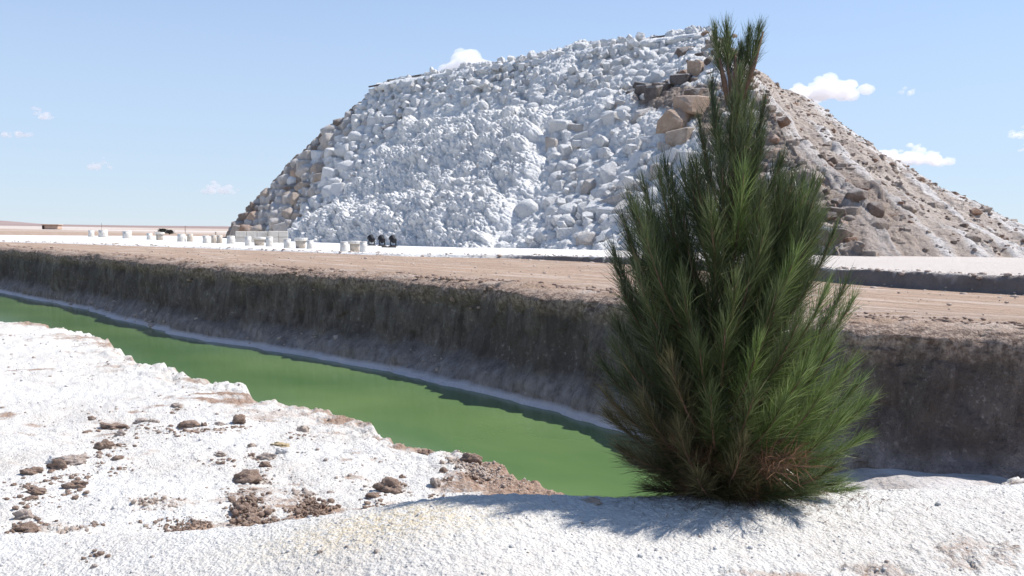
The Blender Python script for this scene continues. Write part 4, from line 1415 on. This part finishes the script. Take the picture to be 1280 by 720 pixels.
# loose crumbs too many to count
for name, mk, n, smax in (('brown_crumbs', 'clod_grey', 7000, 0.008), ('salt_crumbs', 'clod_white', 5200, 0.007)):
    a = rng.uniform(-33, 33, n) * math.pi / 180; r = np.exp(rng.uniform(math.log(2.1), math.log(10.5), n))
    x, y = r * np.sin(a), r * np.cos(a)
    z, s, wb, edge, patch = near_parts(x, y)
    ok = (s > -0.05)
    if name == 'brown_crumbs':
        dens = (fbm(x * 1.1, y * 1.9, 4, 90) > -0.1) | (edge > 0.3)
        ok &= dens & (rng.random(n) < (1 - 0.93 * wb))
    tr = Tris()
    idx = np.nonzero(ok)[0]
    Vl, Fl, b = [], [], 0
    for i in idx:
        V0, F0 = SMALL[i % 6]
        s_ = smax * (0.35 + min(2.5, rng.exponential(0.5))) * (1 + 0.12 * (r[i] - 3))
        th = rng.uniform(0, 6.28); c, sn = math.cos(th), math.sin(th)
        VV = V0 * np.array([1.1, 0.9, 0.75]) * s_
        Vl.append(np.stack([VV[:, 0] * c - VV[:, 1] * sn + x[i], VV[:, 0] * sn + VV[:, 1] * c + y[i], VV[:, 2] + z[i] + s_ * 0.1], 1))
        Fl.append(np.array(F0) + b); b += len(V0)
    Va, Fa = np.vstack(Vl), np.vstack(Fl)
    o = link(name, raw_mesh(name, Va, Fa.ravel(), np.full(len(Fa), 3), MS[mk], True)); o['kind'] = 'stuff'

tr = Tris()
for k in range(1300):
    t = random.random() ** 1.6
    al_, ac_ = -14 + 44 * t, 9.55 + random.random() ** 1.5 * 12
    x, y = 0.73 * ac_ - 0.68 * al_, 0.68 * ac_ + 0.73 * al_
    s = min(0.09, 0.012 + random.expovariate(1 / 0.014)) * (0.7 + 0.02 * y)
    V0, F0 = random.choice(SMALL)
    tr.add(V0 * np.array([1.2, 1, 0.7]) * s + np.array([x, y, 0.0]), F0)
o = tr.build('plain_stones', MS['clod_pale'], None, True); o['kind'] = 'stuff'
tr = Tris()
rf_ = smooth_line(dense(RIM[3:-2]), 20)
for k in range(420):
    i = random.randrange(len(rf_)); q = rf_[i]
    t = random.random()
    o_ = 0.34 + 0.24 * t
    s = min(0.17, 0.025 + random.expovariate(1 / 0.03))
    V0, F0 = random.choice(SMALL)
    tr.add(V0 * np.array([1.2, 1, 0.75]) * s + np.array([q[0] + NRM[0] * o_, q[1] + NRM[1] * o_, -1.14 - 0.33 * t]), F0)
o = tr.build('fallen_clods', MS['clod_grey'], None, True); o['kind'] = 'stuff'
# clods along the far rim and on the plain, too many to count
tr = Tris()
rl_ = smooth_line(dense(RIM[3:-2]), 20)
for k in range(3000):
    i = random.randrange(len(rl_)); q = rl_[i]
    o_ = -abs(random.gauss(0, 0.28)) - 0.02 if k % 3 else random.uniform(0.0, 0.2)
    s = (0.02 + random.expovariate(1 / 0.022)) * (0.8 + 0.02 * q[1]); s = min(s, 0.16)
    x, y = q[0] + NRM[0] * o_, q[1] + NRM[1] * o_
    V0, F0 = random.choice(SMALL)
    tr.add(V0 * np.array([1.2, 1, 0.7]) * s + np.array([x, y, 0.02 if o_ < 0 else -random.uniform(0.03, 0.4)]), F0)
o = tr.build('rim_clods', MS['clod'], None, True); o['kind'] = 'stuff'
tr = Tris()
for k in range(2200):
    t = random.random(); i = random.randrange(len(FRONT) - 120)
    q = FRONT[i]; w_ = random.gauss(0, 0.35)
    x, y = q[0] + 0.7 * w_, q[1] + 0.7 * w_
    s = min(0.10, 0.015 + random.expovariate(1 / 0.02)) * (0.8 + 0.02 * q[1])
    V0, F0 = random.choice(SMALL)
    tr.add(V0 * np.array([1.2, 1, 0.7]) * s + np.array([x, y, plat_z(x, y) + s * 0.1]), F0)
o = tr.build('platform_crumbs', MS['clod_pale'], None, True); o['kind'] = 'stuff'

# ------------------------------------------------------------------ the young pine
PXM = 3.1 / FPX
tb = Vector((0.719, 3.13, 0)); tb.z = near_z(tb.x, tb.y) - 0.01
pine = thing('pine_tree', 'young bushy green pine with long needles standing on the salt berm', 'tree', tb)


def T(px, py, dy=0.0):
    return Vector(((px - 900) * PXM, dy, (617 - py) * PXM))


trunk_pts = [T(900, 622), T(901, 560, 0.01), T(896, 480, 0.0), T(903, 390, 0.01), T(906, 300, 0.0), T(905, 220, 0.0), T(907, 150, 0.0), T(906, 100, 0.0)]
tr = Tris(); tr.add(*tube(trunk_pts, [0.026, 0.024, 0.021, 0.018, 0.015, 0.012, 0.009, 0.006], 9))
tr.build('trunk', MS['bark'], pine, True)


def trunk_at(h):
    zs = [p.z for p in trunk_pts]
    i = max(0, min(len(zs) - 2, int(np.searchsorted(zs, h)) - 1))
    t = (h - zs[i]) / (zs[i + 1] - zs[i])
    return trunk_pts[i].lerp(trunk_pts[i + 1], max(0, min(1, t)))


def needles_for(path, frac, n, ln, mat, parent, splay=(62, 20), droop=0.12, width=0.0008):
    path = np.array([p[:] for p in path])
    seg = np.concatenate(([0], np.cumsum(np.linalg.norm(np.diff(path, axis=0), axis=1))))
    tl = seg[-1]
    u = 1 - frac * rng.random(n) ** 0.9
    s = u * tl
    base = np.stack([np.interp(s, seg, path[:, k]) for k in range(3)], 1)
    e = np.minimum(s + 0.01 * tl, tl); e0 = np.maximum(s - 0.03 * tl, 0)
    tan = np.stack([np.interp(e, seg, path[:, k]) - np.interp(e0, seg, path[:, k]) for k in range(3)], 1)
    tan /= np.linalg.norm(tan, axis=1, keepdims=True) + 1e-9
    rnd = rng.normal(size=(n, 3))
    per = np.cross(tan, rnd); per /= np.linalg.norm(per, axis=1, keepdims=True)
    q = (u - (1 - frac)) / frac
    th = np.radians(splay[0] + (splay[1] - splay[0]) * q + rng.normal(0, 14, n))
    d = tan * np.cos(th)[:, None] + per * np.sin(th)[:, None]
    d[:, 2] += 0.22 + 0.1 * rng.random(n)
    d /= np.linalg.norm(d, axis=1, keepdims=True)
    L_ = ln * rng.uniform(0.7, 1.25, n) * np.where(q > 0.85, 0.78, 1.0)
    d2 = d + tan * 0.22 + rng.normal(0, 0.17, (n, 3)); d2[:, 2] -= droop * rng.random(n) * 2
    d2 /= np.linalg.norm(d2, axis=1, keepdims=True)
    wv = np.cross(d, rng.normal(size=(n, 3))); wv /= np.linalg.norm(wv, axis=1, keepdims=True)
    wv *= width
    mid = base + d * (L_ * 0.5)[:, None]; tip = mid + d2 * (L_ * 0.5)[:, None]
    V = np.stack([base - wv * 0.7, base + wv * 0.7, mid - wv, mid + wv, tip], 1).reshape(-1, 3)
    b = np.arange(n)[:, None] * 5
    q4 = (b + np.array([0, 1, 3, 2])).ravel().reshape(-1, 4); t3 = b + np.array([2, 3, 4])
    flat = np.concatenate([q4, t3], 1).ravel()
    lt = np.tile([4, 3], n)
    return link('needles', raw_mesh('needles', V, flat, lt, mat, False), parent)


def branch(tip, h0=None, start=None, mat='nd_mid', n=420, ln=0.115, frac=0.72, r0=0.009, sag=0.25, splay=(62, 20)):
    s = start if start is not None else trunk_at(h0)
    dlt = tip - s
    c = s + Vector((dlt.x * 0.62, dlt.y * 0.62, dlt.z * (0.5 - sag)))
    pts = []
    for k in range(9):
        t = k / 8
        pts.append(s * (1 - t) ** 2 + c * (2 * t * (1 - t)) + tip * t * t)
    tr = Tris(); tr.add(*tube(pts, [r0 * (1 - 0.75 * k / 8) for k in range(9)], 6))
    o = tr.build('branch', MS['twig'], pine, True)
    nd = needles_for(pts, frac, n, ln, MS[mat], o, splay)
    return o


# leaders at the top
for px, py, sx, sy, dy, mk in ((882, 28, 899, 118, 0.02, 'nd_mid'), (893, 26, 902, 108, -0.02, 'nd_mid'), (899, 38, 903, 112, 0.03, 'nd_dark'),
                               (925, 30, 911, 112, 0.02, 'nd_mid'), (934, 26, 913, 108, -0.01, 'nd_mid'), (917, 48, 909, 120, 0.04, 'nd_dark')):
    branch(T(px, py, dy), None, T(sx, sy, 0), mk, 300, 0.078, 0.58, 0.005, 0.05, (34, 10))
for px, py, sx, sy in ((905, 55, 906, 105), (911, 62, 907, 108), (939, 27, 917, 110), (886, 60, 899, 118)):
    tr = Tris(); tr.add(*tube([T(sx, sy), T((sx + px) / 2 + 1, (sy + py) / 2, -0.01), T(px, py, -0.012)], [0.006, 0.0075, 0.003], 7))
    tr.build('shoot', MS['twig'], pine, True)
for px, py, h, dy in ((878, 92, 1.0, 0.0), (925, 88, 1.02, 0.02), (941, 118, 0.96, -0.03), (866, 138, 0.9, 0.03), (946, 150, 0.9, 0.03), (905, 84, 1.08, -0.08), (895, 120, 0.98, -0.1),
                      (918, 128, 0.98, -0.12), (880, 160, 0.86, -0.1), (932, 170, 0.84, -0.1), (905, 160, 0.9, -0.14), (890, 105, 1.0, 0.1), (920, 110, 1.0, 0.1)):
    branch(T(px, py, dy), h, None, random.choice(['nd_mid', 'nd_dark', 'nd_mid']), 330, 0.085, 0.62, 0.006, 0.12, (38, 14))
# side shoots seen in outline, left then right
OUT = [(832, 182, .62, 0, 'nd_dark'), (846, 196, .62, .08, 'nd_dark'), (822, 196, .6, -.06, 'nd_mid'), (806, 240, .5, -.1, 'nd_mid'), (1004, 196, .56, .04, 'nd_mid'), (992, 215, .5, -.08, 'nd_sunlit'), (975, 200, .62, -.1, 'nd_mid'), (1014, 250, .46, -.05, 'nd_sunlit'), (812, 206, .60, .1, 'nd_dark'), (790, 232, .52, 0, 'nd_dark'), (778, 252, .46, -.1, 'nd_dark'), (800, 222, .5, .16, 'nd_dark'), (784, 268, .44, -.05, 'nd_dark'), (792, 244, .5, -.14, 'nd_mid'), (774, 310, .4, 0, 'nd_dark'), (800, 270, .46, -.2, 'nd_mid'), (770, 340, .34, -.05, 'nd_dark'), (774, 292, .42, .08, 'nd_dark'),
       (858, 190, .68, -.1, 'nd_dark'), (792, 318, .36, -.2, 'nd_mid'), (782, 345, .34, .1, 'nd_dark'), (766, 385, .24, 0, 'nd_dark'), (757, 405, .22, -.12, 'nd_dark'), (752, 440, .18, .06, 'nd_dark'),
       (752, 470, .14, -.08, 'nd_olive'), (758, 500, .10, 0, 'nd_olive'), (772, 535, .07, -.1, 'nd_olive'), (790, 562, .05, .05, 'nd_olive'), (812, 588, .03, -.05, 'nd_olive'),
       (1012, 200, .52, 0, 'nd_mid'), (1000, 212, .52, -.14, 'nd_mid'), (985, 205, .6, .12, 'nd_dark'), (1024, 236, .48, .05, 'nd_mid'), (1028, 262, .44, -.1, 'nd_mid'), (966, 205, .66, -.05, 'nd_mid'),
       (944, 190, .7, .1, 'nd_mid'), (1024, 310, .38, .1, 'nd_dark'), (1058, 326, .28, 0, 'nd_mid'), (1044, 345, .28, -.16, 'nd_sunlit'), (1052, 372, .24, .1, 'nd_mid'), (1040, 418, .2, -.2, 'nd_sunlit'),
       (1080, 452, .12, 0, 'nd_sunlit'), (1070, 470, .12, -.14, 'nd_sunlit'), (1084, 488, .1, .08, 'nd_sunlit'), (1070, 520, .07, -.08, 'nd_sunlit'), (1062, 548, .05, .04, 'nd_mid'), (1040, 572, .03, -.1, 'nd_sunlit'), (1068, 592, .02, 0, 'nd_sunlit')]
for px, py, h, dy, mk in OUT:  # paler needles on the right paint the sunny side of the tree
    branch(T(px + (2 if px < 900 else -4) - (12 if px < 900 and py < 320 else 0), py + 14, dy), h, None, mk, 400, 0.118, 0.68, 0.008, 0.30, (50, 14))
# front shoots; paler tufts paint sunlight in from the centre rightwards
FR = [(905, 205, .8, -.2, 'nd_sunlit'), (888, 335, .5, -.34, 'nd_mid'), (876, 385, .4, -.36, 'nd_mid'), (912, 405, .36, -.38, 'nd_sunlit'), (962, 300, .55, -.28, 'nd_sunlit'), (1000, 345, .4, -.26, 'nd_sunlit'),
      (832, 335, .44, -.26, 'nd_mid'), (818, 430, .26, -.32, 'nd_olive'), (860, 462, .22, -.38, 'nd_mid'), (944, 468, .22, -.38, 'nd_sunlit'), (898, 520, .12, -.38, 'nd_olive'), (992, 468, .2, -.3, 'nd_sunlit'),
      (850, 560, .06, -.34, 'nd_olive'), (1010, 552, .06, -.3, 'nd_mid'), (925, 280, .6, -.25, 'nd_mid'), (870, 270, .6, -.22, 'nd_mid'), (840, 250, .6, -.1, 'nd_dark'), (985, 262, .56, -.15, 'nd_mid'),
      (960, 380, .38, -.34, 'nd_mid'), (1010, 410, .28, -.25, 'nd_sunlit'), (800, 400, .28, -.2, 'nd_dark'), (790, 480, .16, -.2, 'nd_olive'), (830, 510, .12, -.3, 'nd_olive'), (1030, 500, .12, -.2, 'nd_sunlit'),
      (935, 345, .46, -.34, 'nd_mid'), (850, 410, .34, -.32, 'nd_mid'), (905, 460, .24, -.42, 'nd_mid'), (970, 430, .28, -.36, 'nd_sunlit'), (1035, 455, .16, -.1, 'nd_sunlit'), (900, 590, .02, -.2, 'nd_olive'), (985, 590, .03, -.22, 'nd_mid')]
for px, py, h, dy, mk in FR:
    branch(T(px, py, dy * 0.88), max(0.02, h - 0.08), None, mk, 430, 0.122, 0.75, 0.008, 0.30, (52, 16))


def env(h):
    return float(np.interp(h, [0, .06, .15, .35, .6, .8, 1.0, 1.08, 1.15, 1.2], [.20, .30, .36, .39, .38, .36, .33, .29, .20, .08]))


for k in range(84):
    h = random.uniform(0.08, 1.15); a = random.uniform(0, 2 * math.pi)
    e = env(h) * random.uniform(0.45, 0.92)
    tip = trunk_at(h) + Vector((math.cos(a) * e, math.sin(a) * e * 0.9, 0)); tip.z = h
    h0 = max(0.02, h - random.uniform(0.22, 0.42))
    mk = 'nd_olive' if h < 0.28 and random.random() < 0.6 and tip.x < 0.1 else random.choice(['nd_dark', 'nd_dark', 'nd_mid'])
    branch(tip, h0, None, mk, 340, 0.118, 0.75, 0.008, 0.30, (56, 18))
# dead brown needles low inside, and one dry spray on the right of centre
for k in range(64):
    h = random.uniform(0.02, 0.27); a = random.uniform(0, 2 * math.pi); e = env(h) * random.uniform(0.25, 0.72)
    tip = trunk_at(h) + Vector((math.cos(a) * e, -abs(math.sin(a)) * e, 0)); tip.z = h
    o = branch(tip, max(0.02, h - 0.12), None, 'nd_dead', 130, 0.09, 0.8, 0.006, 0.1, (70, 40))
for px, py, dy in ((955, 530, -.36), (975, 542, -.34), (942, 548, -.36)):
    branch(T(px, py, dy), 0.14, None, 'nd_dead', 90, 0.11, 0.6, 0.006, -0.1, (75, 45))
n_l = 1500
lx = tb.x + rng.normal(0, 0.24, n_l); ly = tb.y - 0.06 - np.abs(rng.normal(0, 0.10, n_l)) + 0.05
lz = near_parts(lx, ly)[0] + 0.004
la = rng.uniform(0, math.pi, n_l); ll = rng.uniform(0.02, 0.05, n_l)
dx_, dy_ = np.cos(la) * ll, np.sin(la) * ll
zx = near_parts(lx + dx_, ly + dy_)[0] + 0.005
pw = np.stack([-np.sin(la), np.cos(la)], 1) * 0.0012
Vn = np.stack([np.stack([lx - pw[:, 0], ly - pw[:, 1], lz], 1), np.stack([lx + pw[:, 0], ly + pw[:, 1], lz], 1), np.stack([lx + dx_, ly + dy_, zx], 1)], 1).reshape(-1, 3)
lo = link('needle_litter', raw_mesh('needle_litter', Vn, np.arange(3 * n_l), np.full(n_l, 3), MS['nd_dead'], False)); lo['kind'] = 'stuff'
# a bare arching twig at the left
tr = Tris(); tr.add(*tube([T(798, 318), T(780, 326, -.02), T(766, 332, -.03)], [0.0025, 0.002, 0.001], 5)); tr.build('twig', MS['twig'], pine, True)

# ------------------------------------------------------------------ clouds
def m_cloud(name, dens):
    m = bpy.data.materials.new(name); m.use_nodes = True
    t = m.node_tree
    t.nodes.remove(t.nodes['Principled BSDF'])
    v = t.nodes.new('ShaderNodeVolumePrincipled')
    v.inputs['Color'].default_value = (1, 1, 1, 1)
    v.inputs['Density'].default_value = dens
    v.inputs['Anisotropy'].default_value = 0.35
    t.links.new(v.outputs[0], t.nodes['Material Output'].inputs['Volume'])
    return m


C_THICK, C_THIN, C_WISP = m_cloud('cumulus', 0.035), m_cloud('small_cumulus', 0.02), m_cloud('wisp', 0.03)


def cloud(px0, px1, py0, py1, mat, label, n=26, seed=0, humps=((0.5, 1.0, 0.5),), dist=3000):
    r_ = random.Random(seed)
    base = atd((px0 + px1) / 2, py1, dist)
    k = base.y / FPX
    w, h = (px1 - px0) * k, (py1 - py0) * k
    bm = bmesh.new()
    for i in range(n):
        cx, ch, cw = r_.choice(humps)
        x = cx + r_.gauss(0, 0.33) * cw
        x = min(0.97, max(0.03, x))
        top = max(0.18, ch * (1 - abs((x - cx) / max(cw, 0.05)) ** 1.6))
        z = r_.uniform(0.12, 1) * top
        rad = h * r_.uniform(0.10, 0.22) * (1.3 - 0.6 * z)
        z = max(rad * 0.55 / h, min(z, top - rad / h * 0.8))
        g = bmesh.ops.create_icosphere(bm, subdivisions=2, radius=rad)
        mt = Matrix.Translation(((x - 0.5) * w * 0.92, r_.gauss(0, 0.3) * h, z * h)) @ Matrix.Diagonal((1.35, 1.1, 0.9, 1))
        bmesh.ops.transform(bm, matrix=mt, verts=g['verts'])
    me = bpy.data.meshes.new('cloud'); bm.to_mesh(me); bm.free()
    o = bpy.data.objects.new('cloud', me); COL.objects.link(o)
    md = o.modifiers.new('remesh', 'REMESH'); md.mode = 'VOXEL'; md.voxel_size = max(2.2, h / 26)
    tx = bpy.data.textures.new('puff', 'CLOUDS'); tx.noise_scale = h * 0.16; tx.noise_depth = 3
    dm = o.modifiers.new('puff', 'DISPLACE'); dm.texture = tx; dm.strength = h * 0.13; dm.mid_level = 0.5; dm.texture_coords = 'LOCAL'
    dg = bpy.context.evaluated_depsgraph_get()
    me2 = bpy.data.meshes.new_from_object(o.evaluated_get(dg))
    bpy.data.objects.remove(o); bpy.data.meshes.remove(me)
    me2.name = 'cloud'; me2.materials.clear(); me2.materials.append(mat)
    o = link('cloud', me2, None, base)
    tag(o, label, 'cloud', 'clouds in the blue sky')


cloud(542, 622, 60, 112, C_THICK, 'bright white cumulus cloud peeking over the top edge of the hill', 90, 1, ((0.5, 1.0, 0.42), (0.3, 0.65, 0.3), (0.7, 0.8, 0.3)))
cloud(978, 1097, 87, 126, C_THICK, 'largest white cloud, right of the tip of the pine', 60, 2, ((0.35, 0.95, 0.3), (0.7, 0.85, 0.3), (0.15, 0.5, 0.2), (0.5, 0.6, 0.4)))
cloud(1088, 1192, 177, 205, C_THICK, 'flat white cloud low above the earth flank', 90, 3, ((0.3, 0.7, 0.35), (0.5, 0.95, 0.35), (0.75, 0.6, 0.3), (0.1, 0.6, 0.2), (0.45, 0.5, 0.5)))
cloud(1123, 1147, 106, 119, C_THIN, 'tiny white cloud right of the largest cloud', 16, 4, ((0.4, 0.9, 0.4), (0.7, 0.6, 0.3)))
cloud(1257, 1310, 155, 172, C_THIN, 'small white cloud cut by the right edge of the sky', 24, 5, ((0.3, 0.9, 0.3), (0.7, 0.8, 0.3)))
cloud(1262, 1310, 178, 190, C_WISP, 'faint wisp of cloud below the small one at right', 16, 6, ((0.5, 0.9, 0.4),))
cloud(106, 147, 196, 212, C_WISP, 'small faint cloud alone in the left part of the sky', 22, 7, ((0.65, 1.0, 0.25), (0.3, 0.6, 0.3)))
cloud(250, 304, 222, 242, C_WISP, 'pale hazy cloud just left of the boulder wall', 24, 8, ((0.3, 0.9, 0.3), (0.7, 0.6, 0.3)))
cloud(28, 68, 132, 149, C_WISP, 'faint cloud in the upper left of the sky', 18, 9, ((0.4, 0.9, 0.3), (0.75, 0.6, 0.2)))
cloud(-12, 50, 156, 172, C_WISP, 'faint flat cloud touching the left edge of the sky', 20, 10, ((0.4, 0.8, 0.4), (0.7, 0.5, 0.3)))
